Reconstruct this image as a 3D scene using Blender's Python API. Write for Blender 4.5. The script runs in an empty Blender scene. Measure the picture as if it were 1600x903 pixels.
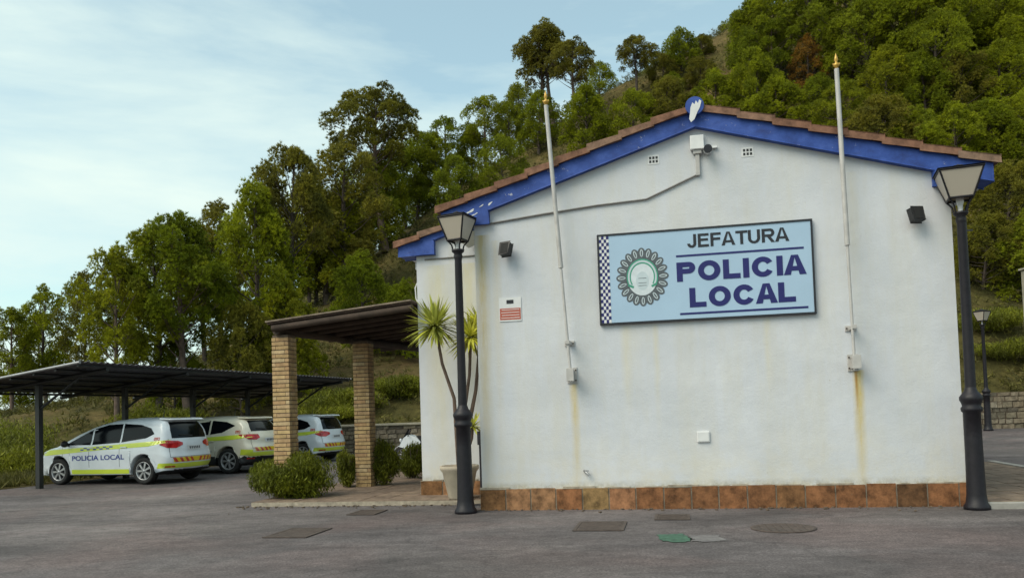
import bpy, bmesh, math, random
import numpy as np
from mathutils import Vector, Matrix
from mathutils.bvhtree import BVHTree
from mathutils.geometry import tessellate_polygon

scene = bpy.context.scene
col = scene.collection
PI = math.pi

# ------------------------------------------------------------ camera
F, CX, CY, PITCH, ROLL, EYE = 1250.0, 800.0, 593.4, 0.041, 0.033, 1.5
fw = Vector((0, math.cos(PITCH), math.sin(PITCH)))
ex = Vector((1, 0, 0))
dn = fw.cross(ex)
XR = math.cos(ROLL) * ex + math.sin(ROLL) * dn
DR = -math.sin(ROLL) * ex + math.cos(ROLL) * dn
CAM = Vector((0, 0, EYE))
cd = bpy.data.cameras.new('camera')
cam = bpy.data.objects.new('camera', cd)
col.objects.link(cam)
up = -DR
cam.matrix_world = Matrix(((XR.x, up.x, -fw.x, 0), (XR.y, up.y, -fw.y, 0), (XR.z, up.z, -fw.z, EYE), (0, 0, 0, 1)))
cd.sensor_width = 36.0
cd.lens = F / 1600 * 36
cd.shift_y = (CY - 451.5) / 1600
cd.clip_start = 0.1
cd.clip_end = 3000
scene.camera = cam


def ray(px, py):
    return (XR * ((px - CX) / F) + DR * ((py - CY) / F) + fw)


def at(px, py, Y):
    r = ray(px, py)
    return CAM + r * (Y / r.y)


# building frame: u along the front wall, v into the building
TH = 0.198
BO = Vector((-0.519, 12.5, 0))
BU = Vector((math.cos(TH), -math.sin(TH), 0))
BV = Vector((math.sin(TH), math.cos(TH), 0))


def B(u, v, z=0.0):
    return BO + BU * u + BV * v + Vector((0, 0, z))


def uz(px, py, v=0.0):
    """front wall coordinates of what is seen at a photo position"""
    r = ray(px, py)
    o = BO + BV * v
    t = (o - CAM).dot(BV) / r.dot(BV)
    p = CAM + r * t - BO
    return p.dot(BU), p.z


def uv_of(p):
    q = p - BO
    return q.dot(BU), q.dot(BV)


BM = Matrix(((BU.x, BV.x, 0, BO.x), (BU.y, BV.y, 0, BO.y), (0, 0, 1, 0), (0, 0, 0, 1)))


def smooth(t):
    t = max(0.0, min(1.0, t))
    return t * t * (3 - 2 * t)


HX = [-90, -60, -48, -39, -33, -24, -12, 0, 12, 17, 22, 30, 48, 70, 110]
HZ = [1, 1.3, 2.0, 2.8, 4.5, 9.5, 17.5, 25.5, 32, 34.5, 37, 40, 45, 48, 50]


def terr(x, y):
    """height of the open land"""
    g = 0.05 * smooth((y - 14) / 8) + 0.2 * smooth((y - 20) / 14) * smooth((x - 2) / 10)
    h = float(np.interp(x, HX, HZ))
    y0 = 32.5
    t = (y - y0) / (76 - y0)
    if t > 0:
        bank = 0.5 * smooth(t * 14)
        s = t if t < 1 else 1 + 0.12 * math.sin((t - 1) * 3) - 0.5 * max(0, t - 1.15)
        g += bank + h * max(0.0, s) * (0.75 + 0.25 * min(1, max(0, t)))
        g += 0.5 * math.sin(x * 0.41 + y * 0.13) * math.sin(y * 0.33 + 1) * min(1, t * 4)
    # drop of the land left of the car park
    if x < -13.5:
        g -= 0.35 * smooth((-13.5 - x) / 6) * (1 - smooth((y - 30) / 8))
    return g


# ------------------------------------------------------------ objects
def tag(o, label=None, cat=None, group=None, kind=None):
    if label: o['label'] = label
    if cat: o['category'] = cat
    if group: o['group'] = group
    if kind: o['kind'] = kind
    return o


def empty(name, loc=(0, 0, 0), rz=0.0, label=None, cat=None, group=None):
    o = bpy.data.objects.new(name, None)
    o.empty_display_size = 0.2
    col.objects.link(o)
    o.location = loc
    o.rotation_euler = (0, 0, rz)
    return tag(o, label, cat, group)


class MB:
    def __init__(s):
        s.v = []; s.f = []; s.m = []; s.mats = []; s.cur = 0; s.sm = []

    def mat(s, m):
        if m not in s.mats: s.mats.append(m)
        s.cur = s.mats.index(m)
        return s

    def add(s, verts, faces, smooth_=False):
        b = len(s.v)
        s.v += [tuple(p) for p in verts]
        for f in faces:
            s.f.append(tuple(i + b for i in f)); s.m.append(s.cur); s.sm.append(smooth_)

    def box(s, lo, hi, M=None):
        x0, y0, z0 = lo; x1, y1, z1 = hi
        P = [(x0, y0, z0), (x1, y0, z0), (x1, y1, z0), (x0, y1, z0), (x0, y0, z1), (x1, y0, z1), (x1, y1, z1), (x0, y1, z1)]
        if M: P = [M @ Vector(p) for p in P]
        s.add(P, [(0, 3, 2, 1), (4, 5, 6, 7), (0, 1, 5, 4), (1, 2, 6, 5), (2, 3, 7, 6), (3, 0, 4, 7)])

    def prism(s, pts, y0, y1, ax='y'):
        """polygon in (a, z) extruded along the third axis"""
        n = len(pts)
        f = (lambda a, z, t: (a, t, z)) if ax == 'y' else ((lambda a, z, t: (t, a, z)) if ax == 'x' else (lambda a, z, t: (a, z, t)))
        P = [f(a, z, y0) for a, z in pts] + [f(a, z, y1) for a, z in pts]
        tri = tessellate_polygon([[Vector((a, z, 0)) for a, z in pts]])
        F_ = [tuple(t) for t in tri] + [tuple(i + n for i in reversed(t)) for t in tri]
        F_ += [(i, (i + 1) % n, (i + 1) % n + n, i + n) for i in range(n)]
        s.add(P, F_)

    def tube(s, pts, r, n=10, cap=True):
        pts = [Vector(p) for p in pts]
        rs = r if isinstance(r, (list, tuple)) else [r] * len(pts)
        V_ = []; prev = None
        for i, p in enumerate(pts):
            d = (pts[min(i + 1, len(pts) - 1)] - pts[max(i - 1, 0)]).normalized()
            if prev is None:
                a = d.cross(Vector((0, 0, 1)))
                if a.length < 1e-3: a = d.cross(Vector((1, 0, 0)))
                a.normalize()
            else:
                a = (prev - d * prev.dot(d)).normalized()
            prev = a
            b = d.cross(a)
            for k in range(n):
                t = 2 * PI * k / n
                V_.append(p + (a * math.cos(t) + b * math.sin(t)) * rs[i])
        F_ = []
        for i in range(len(pts) - 1):
            for k in range(n):
                F_.append((i * n + k, i * n + (k + 1) % n, (i + 1) * n + (k + 1) % n, (i + 1) * n + k))
        s.add(V_, F_, True)
        if cap:
            s.add(V_[:n], [tuple(range(n))]); s.add(V_[-n:], [tuple(reversed(range(n)))])

    def lathe(s, prof, n=24, M=None, sm=True):
        V_ = []
        for r, z in prof:
            for k in range(n):
                t = 2 * PI * k / n
                p = Vector((r * math.cos(t), r * math.sin(t), z))
                V_.append(M @ p if M else p)
        F_ = []
        for i in range(len(prof) - 1):
            for k in range(n):
                F_.append((i * n + k, i * n + (k + 1) % n, (i + 1) * n + (k + 1) % n, (i + 1) * n + k))
        s.add(V_, F_, sm)

    def build(s, name, mat=None, parent=None, bevel=0, M=None):
        me = bpy.data.meshes.new(name)
        P = s.v if M is None else [tuple(M @ Vector(p)) for p in s.v]
        me.from_pydata(P, [], s.f)
        if s.mats:
            for m in s.mats: me.materials.append(m)
            me.polygons.foreach_set('material_index', s.m)
        elif mat: me.materials.append(mat)
        me.polygons.foreach_set('use_smooth', s.sm)
        me.update()
        o = bpy.data.objects.new(name, me)
        col.objects.link(o)
        if parent: o.parent = parent
        if bevel:
            b = o.modifiers.new('bevel', 'BEVEL'); b.width = bevel; b.segments = 2; b.limit_method = 'ANGLE'
            b.angle_limit = math.radians(40)
        return o


def arr_mesh(name, V_, F_, mats, mi=None, sm=None):
    me = bpy.data.meshes.new(name)
    n = len(F_); k = F_.shape[1]
    me.vertices.add(len(V_)); me.vertices.foreach_set('co', V_.astype(np.float32).ravel())
    me.loops.add(n * k); me.loops.foreach_set('vertex_index', F_.astype(np.int32).ravel())
    me.polygons.add(n); me.polygons.foreach_set('loop_start', np.arange(0, n * k, k, dtype=np.int32))
    if mi is not None: me.polygons.foreach_set('material_index', mi.astype(np.int32))
    if sm: me.polygons.foreach_set('use_smooth', np.ones(n, bool))
    for m in mats: me.materials.append(m)
    me.update(calc_edges=True)
    return me


# ------------------------------------------------------------ materials
class N:
    def __init__(s, name, rough=0.6, metal=0.0, spec=0.5):
        s.m = bpy.data.materials.new(name); s.m.use_nodes = True
        s.t = s.m.node_tree; s.b = s.t.nodes['Principled BSDF']
        s.b.inputs['Roughness'].default_value = rough
        s.b.inputs['Metallic'].default_value = metal
        s.b.inputs['Specular IOR Level'].default_value = spec
        s.tc = s.t.nodes.new('ShaderNodeTexCoord')

    def link(s, a, b): s.t.links.new(a, b)

    def noise(s, scale, detail=4, rough=0.55, coord='Object', stretch=None, dist=0.0):
        n = s.t.nodes.new('ShaderNodeTexNoise')
        n.inputs['Scale'].default_value = scale; n.inputs['Detail'].default_value = detail
        n.inputs['Roughness'].default_value = rough; n.inputs['Distortion'].default_value = dist
        src = s.tc.outputs[coord]
        if stretch:
            mp = s.t.nodes.new('ShaderNodeMapping'); mp.inputs['Scale'].default_value = stretch
            s.link(src, mp.inputs[0]); src = mp.outputs[0]
        s.link(src, n.inputs['Vector'])
        return n.outputs['Fac']

    def ramp(s, fac, stops):
        r = s.t.nodes.new('ShaderNodeValToRGB')
        e = r.color_ramp.elements
        while len(e) < len(stops): e.new(0.5)
        for el, (p, c) in zip(e, stops):
            el.position = p
            el.color = (c, c, c, 1) if isinstance(c, (int, float)) else (*c, 1)
        s.link(fac, r.inputs[0])
        return r.outputs[0]

    def mix(s, fac, a, b, mode='MIX'):
        n = s.t.nodes.new('ShaderNodeMix'); n.data_type = 'RGBA'; n.blend_type = mode
        for sock, v in ((n.inputs[0], fac), (n.inputs[6], a), (n.inputs[7], b)):
            if isinstance(v, bpy.types.NodeSocket): s.link(v, sock)
            elif isinstance(v, (int, float)): sock.default_value = v
            else: sock.default_value = (*v, 1)
        return n.outputs[2]

    def math(s, op, a, b=0.0, c=0.0, clamp=False):
        n = s.t.nodes.new('ShaderNodeMath'); n.operation = op; n.use_clamp = clamp
        for i, v in enumerate((a, b, c)):
            if isinstance(v, bpy.types.NodeSocket): s.link(v, n.inputs[i])
            else: n.inputs[i].default_value = v
        return n.outputs[0]

    def xyz(s, coord='Object'):
        n = s.t.nodes.new('ShaderNodeSeparateXYZ'); s.link(s.tc.outputs[coord], n.inputs[0])
        return n.outputs

    def color(s, c):
        if isinstance(c, bpy.types.NodeSocket): s.link(c, s.b.inputs['Base Color'])
        else: s.b.inputs['Base Color'].default_value = (*c, 1)
        return s

    def bump(s, h, strength=0.3, dist=0.02):
        n = s.t.nodes.new('ShaderNodeBump'); n.inputs['Strength'].default_value = strength
        n.inputs['Distance'].default_value = dist
        s.link(h, n.inputs['Height']); s.link(n.outputs[0], s.b.inputs['Normal'])
        return s

    def island(s):
        return s.t.nodes.new('ShaderNodeNewGeometry').outputs['Random Per Island']

    def rnd(s):
        return s.t.nodes.new('ShaderNodeObjectInfo').outputs['Random']


def plain(name, c, rough=0.5, metal=0.0, var=0.25, scale=8.0, spec=0.5, bump=0.0):
    n = N(name, rough, metal, spec)
    f = n.ramp(n.noise(scale, 5), [(0.3, 1 - var), (0.7, 1.0)])
    n.color(n.mix(1.0, c, f, 'MULTIPLY'))
    if bump: n.bump(n.noise(scale * 6, 4), bump, 0.01)
    return n.m


M = {}
M['black'] = plain('black_paint', (0.014, 0.012, 0.017), 0.5, spec=0.35, var=0.4, scale=14, bump=0.15)
M['blackplastic'] = plain('black_plastic', (0.015, 0.015, 0.016), 0.5)
M['rubber'] = plain('rubber', (0.012, 0.012, 0.012), 0.8)
M['white'] = plain('white_enamel', (0.7, 0.7, 0.7), 0.4, var=0.12)
M['pole'] = plain('pole_paint', (0.5, 0.48, 0.46), 0.45, var=0.25, scale=6)
M['gold'] = plain('gold_paint', (0.55, 0.33, 0.06), 0.4, 0.3)
M['rust'] = plain('rusty_iron', (0.09, 0.066, 0.055), 0.85, var=0.5, scale=10, bump=0.4)
M['steel'] = plain('dull_steel', (0.35, 0.35, 0.36), 0.45, 0.6)
M['rim'] = plain('rim_silver', (0.42, 0.42, 0.43), 0.35, 0.5, var=0.1)
M['green_paint'] = plain('green_road_paint', (0.055, 0.14, 0.09), 0.85, var=0.6, scale=12)
M['greycable'] = plain('grey_conduit', (0.2, 0.19, 0.18), 0.6)
M['darkmetal'] = plain('dark_green_metal', (0.02, 0.021, 0.022), 0.5, var=0.3)

# asphalt
n = N('asphalt', 0.9, spec=0.25)
big = n.ramp(n.noise(0.22, 5, 0.6), [(0.3, (0.07, 0.062, 0.064)), (0.5, (0.11, 0.096, 0.096)), (0.7, (0.175, 0.152, 0.146))])
streak = n.ramp(n.noise(0.5, 6, 0.65, stretch=(0.5, 1.4, 1), dist=0.6), [(0.36, 0.68), (0.52, 1.0), (0.72, 1.35)])
c = n.mix(1.0, big, streak, 'MULTIPLY')
red = n.ramp(n.noise(0.35, 3, dist=0.5), [(0.48, 0.0), (0.66, 0.5)])
c = n.mix(red, c, (0.145, 0.105, 0.1))
agg = n.ramp(n.noise(38, 4, 0.85), [(0.3, 0.45), (0.7, 1.55)])
c = n.mix(1.0, c, agg, 'MULTIPLY')
mid = n.ramp(n.noise(4.5, 7, 0.8, stretch=(.9, 1.1, 1)), [(0.3, 0.7), (0.5, 1.0), (0.7, 1.34)])
c = n.mix(1.0, c, mid, 'MULTIPLY')
spots = n.ramp(n.noise(2.3, 7, 0.8, dist=1.4), [(0.62, 0.0), (0.72, 0.55)])
c = n.mix(spots, c, (0.24, 0.22, 0.215))
scr = n.ramp(n.noise(1.3, 6, 0.7, stretch=(6, .35, 1), dist=.3), [(0.66, 0.0), (0.72, 0.35)])
c = n.mix(scr, c, (0.3, 0.28, 0.27))
dark = n.ramp(n.noise(1.1, 6, 0.7, dist=1.5), [(0.28, 0.7), (0.42, 1.0)])
c = n.mix(1.0, c, dark, 'MULTIPLY')
vor = n.t.nodes.new('ShaderNodeTexVoronoi'); vor.feature = 'DISTANCE_TO_EDGE'; vor.inputs['Scale'].default_value = 0.33
wob = n.t.nodes.new('ShaderNodeTexNoise'); wob.inputs['Scale'].default_value = 1.6; wob.inputs['Detail'].default_value = 5
n.link(n.tc.outputs['Object'], wob.inputs['Vector'])
vm = n.t.nodes.new('ShaderNodeVectorMath'); vm.operation = 'MULTIPLY_ADD'; vm.inputs[1].default_value = (0.9, 0.9, 0.9)
n.link(wob.outputs['Color'], vm.inputs[0]); n.link(n.tc.outputs['Object'], vm.inputs[2]); n.link(vm.outputs[0], vor.inputs['Vector'])
crk = n.ramp(vor.outputs['Distance'], [(0.0, 0.72), (0.006, 1.0)])
c = n.mix(1.0, c, crk, 'MULTIPLY')
n.color(c).bump(n.noise(45, 4, 0.8), 0.5, 0.015)
M['asphalt'] = n.m

# rendered wall with rust runs under the brackets
def wall_mat(name, streaks):
    n = N(name, 0.85, spec=0.3)
    base = n.ramp(n.noise(0.9, 5, 0.6), [(0.28, (0.51, 0.53, 0.57)), (0.5, (0.57, 0.585, 0.625)), (0.72, (0.63, 0.64, 0.67))])
    soft = n.ramp(n.noise(1.2, 5, 0.7, stretch=(2.2, 2.2, 0.35)), [(0.42, 0.0), (0.75, 0.5)])
    c = n.mix(soft, base, (0.54, 0.51, 0.42))
    pat = n.ramp(n.noise(0.55, 7, 0.7, dist=.6), [(0.5, 0.0), (0.75, 0.25)])
    c = n.mix(pat, c, (0.6, 0.6, 0.58))
    X, Y_, Z = n.xyz()
    wobble = n.noise(1.5, 3)
    for u, w, ztop, zbot, colr, amt in streaks:
        d = n.math('ADD', X, n.math('MULTIPLY', n.math('SUBTRACT', wobble, 0.5), 0.05))
        d = n.math('ABSOLUTE', n.math('SUBTRACT', d, u))
        a = n.math('SUBTRACT', 1.0, n.math('DIVIDE', d, w), clamp=True)
        t = n.math('DIVIDE', n.math('SUBTRACT', ztop, Z), ztop - zbot)
        on = n.math('MULTIPLY', n.math('GREATER_THAN', t, 0.0), n.math('SUBTRACT', 1.15, n.math('MULTIPLY', t, 0.85), clamp=True))
        nz = n.ramp(n.noise(6, 5, 0.7, stretch=(3, 3, 0.5)), [(0.3, 0.6), (0.6, 1.25)])
        a = n.math('MULTIPLY', n.math('MULTIPLY', a, on), n.math('MULTIPLY', nz, amt), clamp=True)
        c = n.mix(a, c, colr)
    # damp dirt just above the plinth
    low = n.math('SUBTRACT', 1.0, n.math('DIVIDE', n.math('SUBTRACT', Z, 0.3), 0.14), clamp=True)
    low = n.math('MULTIPLY', low, n.ramp(n.noise(7, 6, 0.75), [(0.35, 0.0), (0.62, 1.0)]))
    c = n.mix(low, c, (0.2, 0.17, 0.1))
    lo2 = n.math('MULTIPLY', n.math('SUBTRACT', 1.0, n.math('DIVIDE', Z, 1.2), clamp=True), n.ramp(n.noise(2.5, 6, 0.7), [(0.4, 0.0), (0.7, 0.75)]))
    c = n.mix(lo2, c, (0.62, 0.55, 0.4))
    vo = n.t.nodes.new('ShaderNodeTexVoronoi'); vo.feature = 'DISTANCE_TO_EDGE'; vo.inputs['Scale'].default_value = 0.42
    wn = n.t.nodes.new('ShaderNodeTexNoise'); wn.inputs['Scale'].default_value = 2.2; wn.inputs['Detail'].default_value = 6
    n.link(n.tc.outputs['Object'], wn.inputs['Vector'])
    ve = n.t.nodes.new('ShaderNodeVectorMath'); ve.operation = 'MULTIPLY_ADD'; ve.inputs[1].default_value = (0.5, 0.5, 0.5)
    n.link(wn.outputs['Color'], ve.inputs[0]); n.link(n.tc.outputs['Object'], ve.inputs[2]); n.link(ve.outputs[0], vo.inputs['Vector'])
    sp = n.ramp(n.noise(9, 3, 0.6), [(0.72, 0.0), (0.77, 0.7)])
    c = n.mix(sp, c, (0.45, 0.42, 0.36))
    n.color(c)
    h = n.math('ADD', n.noise(3, 3), n.math('MULTIPLY', n.noise(40, 4, 0.7), 0.35))
    n.bump(h, 0.35, 0.03)
    return n.m


RU = (0.53, 0.42, 0.17)
pl_u, pl_z = uz(895, 600); pr_u, pr_z = uz(1337, 578)
M['wall'] = wall_mat('white_render_front', [
    (pl_u + 0.02, 0.085, pl_z, 0.3, (0.54, 0.44, 0.22), 0.8), (pr_u + 0.03, 0.095, pr_z, 0.3, RU, 1.0), (pr_u, 0.03, pr_z, pr_z - 0.5, (0.36, 0.2, 0.05), 1.0),
    (0.1, 0.15, 4.3, 0.3, (0.5, 0.42, 0.25), 0.9), (0.33, 0.1, 4.2, 1.2, (0.6, 0.52, 0.36), 0.4),
    (2.3, 0.1, 2.75, 1.6, (0.62, 0.55, 0.36), 0.4), (2.75, 0.06, 2.75, 1.4, (0.62, 0.55, 0.36), 0.4), (4.35, 0.07, 2.75, 1.8, (0.62, 0.55, 0.36), 0.4),
    (5.6, 0.1, 4.8, 2.0, (0.62, 0.56, 0.42), 0.25)])
M['wall_side'] = wall_mat('white_render_wing', [(-1.1, 0.3, 4.2, 0.6, (0.6, 0.54, 0.3), 0.4), (-0.55, 0.3, 4.2, 1.5, (0.6, 0.54, 0.3), 0.5), (-0.1, 0.14, 4.2, 0.5, (0.6, 0.54, 0.3), 0.5)])

# blue fascia
n = N('blue_paint', 0.6, spec=0.35)
c = n.ramp(n.noise(3.2, 7, 0.72), [(0.3, (0.018, 0.045, 0.2)), (0.5, (0.03, 0.075, 0.31)), (0.72, (0.06, 0.12, 0.42))])
ch = n.ramp(n.noise(6.5, 7, 0.8), [(0.625, 0.0), (0.655, 1.0)])
c = n.mix(ch, c, (0.42, 0.43, 0.5))
g = n.ramp(n.noise(3, 4, 0.7, stretch=(1, 1, 3)), [(0.55, 0.0), (0.8, 0.6)])
c = n.mix(g, c, (0.02, 0.025, 0.1))
n.color(c).bump(n.noise(20, 4), 0.25, 0.01)
M['blue'] = n.m

# clay pieces, each with its own tone
def clay(name, stops, dirt=0.5, rough=0.85):
    n = N(name, rough, spec=0.25)
    c = n.ramp(n.island(), stops)
    d = n.ramp(n.noise(6, 6, 0.7), [(0.35, 1 - dirt), (0.65, 1.15)])
    c = n.mix(1.0, c, d, 'MULTIPLY')
    lich = n.ramp(n.noise(11, 5, 0.7), [(0.66, 0.0), (0.74, 0.5)])
    c = n.mix(lich, c, (0.2, 0.17, 0.12))
    n.color(c).bump(n.noise(30, 4), 0.3, 0.01)
    return n.m


M['rooftile'] = clay('roof_clay', [(0.0, (0.2, 0.1, 0.065)), (0.5, (0.27, 0.14, 0.09)), (1.0, (0.24, 0.16, 0.115))])
M['plinth'] = clay('terracotta_tile', [(0.0, (0.15, 0.075, 0.035)), (0.25, (0.29, 0.125, 0.055)), (0.5, (0.22, 0.1, 0.045)), (0.7, (0.27, 0.17, 0.065)), (0.85, (0.33, 0.2, 0.1)), (1.0, (0.36, 0.16, 0.08))], 0.65)
M['grout'] = plain('grout', (0.42, 0.36, 0.28), 0.9, var=0.5, scale=10)
M['brick'] = clay('thin_brick', [(0.0, (0.38, 0.25, 0.12)), (0.4, (0.48, 0.34, 0.17)), (0.7, (0.4, 0.25, 0.13)), (1.0, (0.5, 0.38, 0.22))], 0.3)
M['mortar'] = plain('mortar', (0.15, 0.11, 0.08), 0.95, var=0.4, scale=12)
M['paving'] = clay('terrace_paving', [(0.0, (0.17, 0.125, 0.095)), (0.5, (0.2, 0.145, 0.11)), (1.0, (0.23, 0.17, 0.125))], 0.4)
M['wood'] = plain('dark_timber', (0.065, 0.042, 0.03), 0.85, var=0.5, scale=5, bump=0.4)
M['woodlight'] = plain('weathered_edge', (0.26, 0.2, 0.15), 0.85, var=0.5, scale=6, bump=0.4)
M['cane'] = plain('cane_mat', (0.09, 0.055, 0.04), 0.9, var=0.5, scale=9, bump=0.3)
M['sheet'] = plain('corrugated_sheet', (0.095, 0.085, 0.09), 0.55, 0.1, var=0.3, scale=1.2)
M['stone'] = clay('field_stone', [(0.0, (0.13, 0.11, 0.085)), (0.4, (0.2, 0.17, 0.12)), (0.7, (0.25, 0.2, 0.14)), (1.0, (0.3, 0.26, 0.2))], 0.5)
M['coping'] = plain('pale_coping', (0.34, 0.31, 0.24), 0.9, var=0.35, scale=3)
M['bark'] = plain('bark', (0.1, 0.075, 0.06), 0.95, var=0.5, scale=5, bump=0.6)
M['barkred'] = plain('pale_bark', (0.16, 0.11, 0.085), 0.95, var=0.5, scale=5, bump=0.6)
M['clay_pot'] = plain('pale_pot', (0.42, 0.36, 0.28), 0.85, var=0.3, scale=5, bump=0.15)
M['kerb'] = plain('concrete_kerb', (0.36, 0.34, 0.31), 0.9, var=0.35, scale=6)

# soil / dry grass
n = N('hill_soil', 0.95, spec=0.1)
c = n.ramp(n.noise(0.16, 6, 0.65, dist=0.8), [(0.3, (0.045, 0.045, 0.016)), (0.48, (0.1, 0.085, 0.028)), (0.6, (0.15, 0.11, 0.045)), (0.75, (0.16, 0.09, 0.05))])
f = n.ramp(n.noise(2.4, 6, 0.75), [(0.3, 0.45), (0.7, 1.3)])
n.color(n.mix(1.0, c, f, 'MULTIPLY')).bump(n.noise(2.0, 6, 0.8), 0.8, 0.3)
M['soil'] = n.m


def leafmat(name, stops, trans=0.25, rough=0.6):
    n = N(name, rough, spec=0.25)
    c = n.ramp(n.rnd(), stops)
    isl = n.ramp(n.island(), [(0.0, 0.5), (1.0, 1.5)])
    c = n.mix(1.0, c, isl, 'MULTIPLY')
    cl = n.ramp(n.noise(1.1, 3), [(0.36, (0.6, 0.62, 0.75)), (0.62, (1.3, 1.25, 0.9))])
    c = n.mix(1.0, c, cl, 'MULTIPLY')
    n.color(c)
    tr = n.t.nodes.new('ShaderNodeBsdfTranslucent'); n.link(c, tr.inputs['Color'])
    mx = n.t.nodes.new('ShaderNodeMixShader'); mx.inputs[0].default_value = trans
    out = n.t.nodes['Material Output']
    n.link(n.b.outputs[0], mx.inputs[1]); n.link(tr.outputs[0], mx.inputs[2]); n.link(mx.outputs[0], out.inputs[0])
    return n.m


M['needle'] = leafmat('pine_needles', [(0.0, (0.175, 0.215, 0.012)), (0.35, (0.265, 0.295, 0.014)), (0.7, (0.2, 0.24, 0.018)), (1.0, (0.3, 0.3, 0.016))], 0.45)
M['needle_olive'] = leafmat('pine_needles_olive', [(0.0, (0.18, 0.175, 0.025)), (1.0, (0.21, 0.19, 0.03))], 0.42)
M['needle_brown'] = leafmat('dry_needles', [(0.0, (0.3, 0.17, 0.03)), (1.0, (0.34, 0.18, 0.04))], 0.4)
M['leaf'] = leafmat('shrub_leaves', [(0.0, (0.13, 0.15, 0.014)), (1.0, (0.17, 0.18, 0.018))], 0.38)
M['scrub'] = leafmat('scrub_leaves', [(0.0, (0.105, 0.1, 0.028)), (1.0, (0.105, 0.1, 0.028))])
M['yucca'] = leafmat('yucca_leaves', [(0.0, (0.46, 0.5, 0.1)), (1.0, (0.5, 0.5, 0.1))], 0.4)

# ------------------------------------------------------------ sky and light
w = bpy.data.worlds.new('World'); scene.world = w; w.use_nodes = True
nt = w.node_tree; bg = nt.nodes['Background']
SUN_EL, SUN_ROT = math.radians(48), math.radians(236)
sky = nt.nodes.new('ShaderNodeTexSky'); sky.sky_type = 'NISHITA'; sky.sun_disc = False
sky.sun_elevation = SUN_EL; sky.sun_rotation = SUN_ROT; sky.air_density = 1.0; sky.ozone_density = 1.0; sky.dust_density = 1.6
tc = nt.nodes.new('ShaderNodeTexCoord')
mp = nt.nodes.new('ShaderNodeMapping'); mp.inputs['Scale'].default_value = (1.0, 1.0, 4.2); mp.inputs['Rotation'].default_value = (0.05, -0.12, 0.3)
nt.links.new(tc.outputs['Generated'], mp.inputs[0])
nz = nt.nodes.new('ShaderNodeTexNoise'); nz.noise_dimensions = '4D'; nz.inputs['W'].default_value = 17.2; nz.inputs['Scale'].default_value = 1.5; nz.inputs['Detail'].default_value = 9; nz.inputs['Roughness'].default_value = 0.56; nz.inputs['Distortion'].default_value = 0.25
nt.links.new(mp.outputs[0], nz.inputs['Vector'])
rp = nt.nodes.new('ShaderNodeValToRGB')
rp.color_ramp.elements[0].position = 0.40; rp.color_ramp.elements[0].color = (0.27, 0.27, 0.27, 1)
rp.color_ramp.elements[1].position = 0.62; rp.color_ramp.elements[1].color = (0.97, 0.97, 0.97, 1)
nt.links.new(nz.outputs['Fac'], rp.inputs[0])
# more cloud towards the horizon
sx = nt.nodes.new('ShaderNodeSeparateXYZ'); nt.links.new(tc.outputs['Generated'], sx.inputs[0])
hz = nt.nodes.new('ShaderNodeMapRange'); hz.inputs[1].default_value = 0.0; hz.inputs[2].default_value = 0.38; hz.inputs[3].default_value = 0.25; hz.inputs[4].default_value = 0.0
nt.links.new(sx.outputs[2], hz.inputs[0])
ad = nt.nodes.new('ShaderNodeMath'); ad.operation = 'ADD'; ad.use_clamp = True
nt.links.new(rp.outputs[0], ad.inputs[0]); nt.links.new(hz.outputs[0], ad.inputs[1])
mxs = nt.nodes.new('ShaderNodeMix'); mxs.data_type = 'RGBA'
tint = nt.nodes.new('ShaderNodeMix'); tint.data_type = 'RGBA'; tint.blend_type = 'MULTIPLY'; tint.inputs[0].default_value = 1.0
tint.inputs[7].default_value = (1.0, 1.2, 1.0, 1)
nt.links.new(sky.outputs[0], tint.inputs[6])
nt.links.new(ad.outputs[0], mxs.inputs[0]); nt.links.new(tint.outputs[2], mxs.inputs[6])
mxs.inputs[7].default_value = (4.25, 5.05, 4.75, 1)
nt.links.new(mxs.outputs[2], bg.inputs[0])
bg.inputs[1].default_value = 0.1

sl = bpy.data.lights.new('sun', 'SUN'); sl.energy = 1.45; sl.angle = math.radians(42); sl.color = (1.0, 0.9, 0.76)
so = bpy.data.objects.new('sun', sl); col.objects.link(so)
# nishita sun direction: rotation 0 = +Y, growing clockwise seen from above
sd = Vector((math.sin(SUN_ROT) * math.cos(SUN_EL), math.cos(SUN_ROT) * math.cos(SUN_EL), math.sin(SUN_EL)))
so.rotation_euler = sd.to_track_quat('Z', 'Y').to_euler()
scene.view_settings.view_transform = 'Standard'
scene.view_settings.look = 'None'
scene.view_settings.exposure = 0.98
scene.view_settings.gamma = 1.0

# ------------------------------------------------------------ ground
def grid_obj(name, xs, ys, f, mat, sm=True):
    nx, ny = len(xs), len(ys)
    V_ = np.array([(x, y, f(x, y)) for y in ys for x in xs], float)
    F_ = np.array([(j * nx + i, j * nx + i + 1, (j + 1) * nx + i + 1, (j + 1) * nx + i) for j in range(ny - 1) for i in range(nx - 1)])
    me = arr_mesh(name, V_, F_, [mat], sm=sm)
    o = bpy.data.objects.new(name, me); col.objects.link(o)
    return o


xs = np.concatenate([[-1500, -700, -300, -180], np.arange(-130, 131, 2.0), [180, 300, 700, 1500]])
ys = np.concatenate([[-1500, -500, -150, -60, -20], np.arange(-10, 30, 2.5), np.arange(30, 150, 1.5), [160, 190, 250, 500, 1500]])


def tz(x, y):
    if y > 120: return terr(max(-100, min(100, x)), 120) * max(0.0, 1 - (y - 120) / 150) - 0.02
    return terr(max(-100, min(100, x)), y) - 0.02


tag(grid_obj('hillside', xs, ys, tz, M['soil']), kind='structure')

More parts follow.
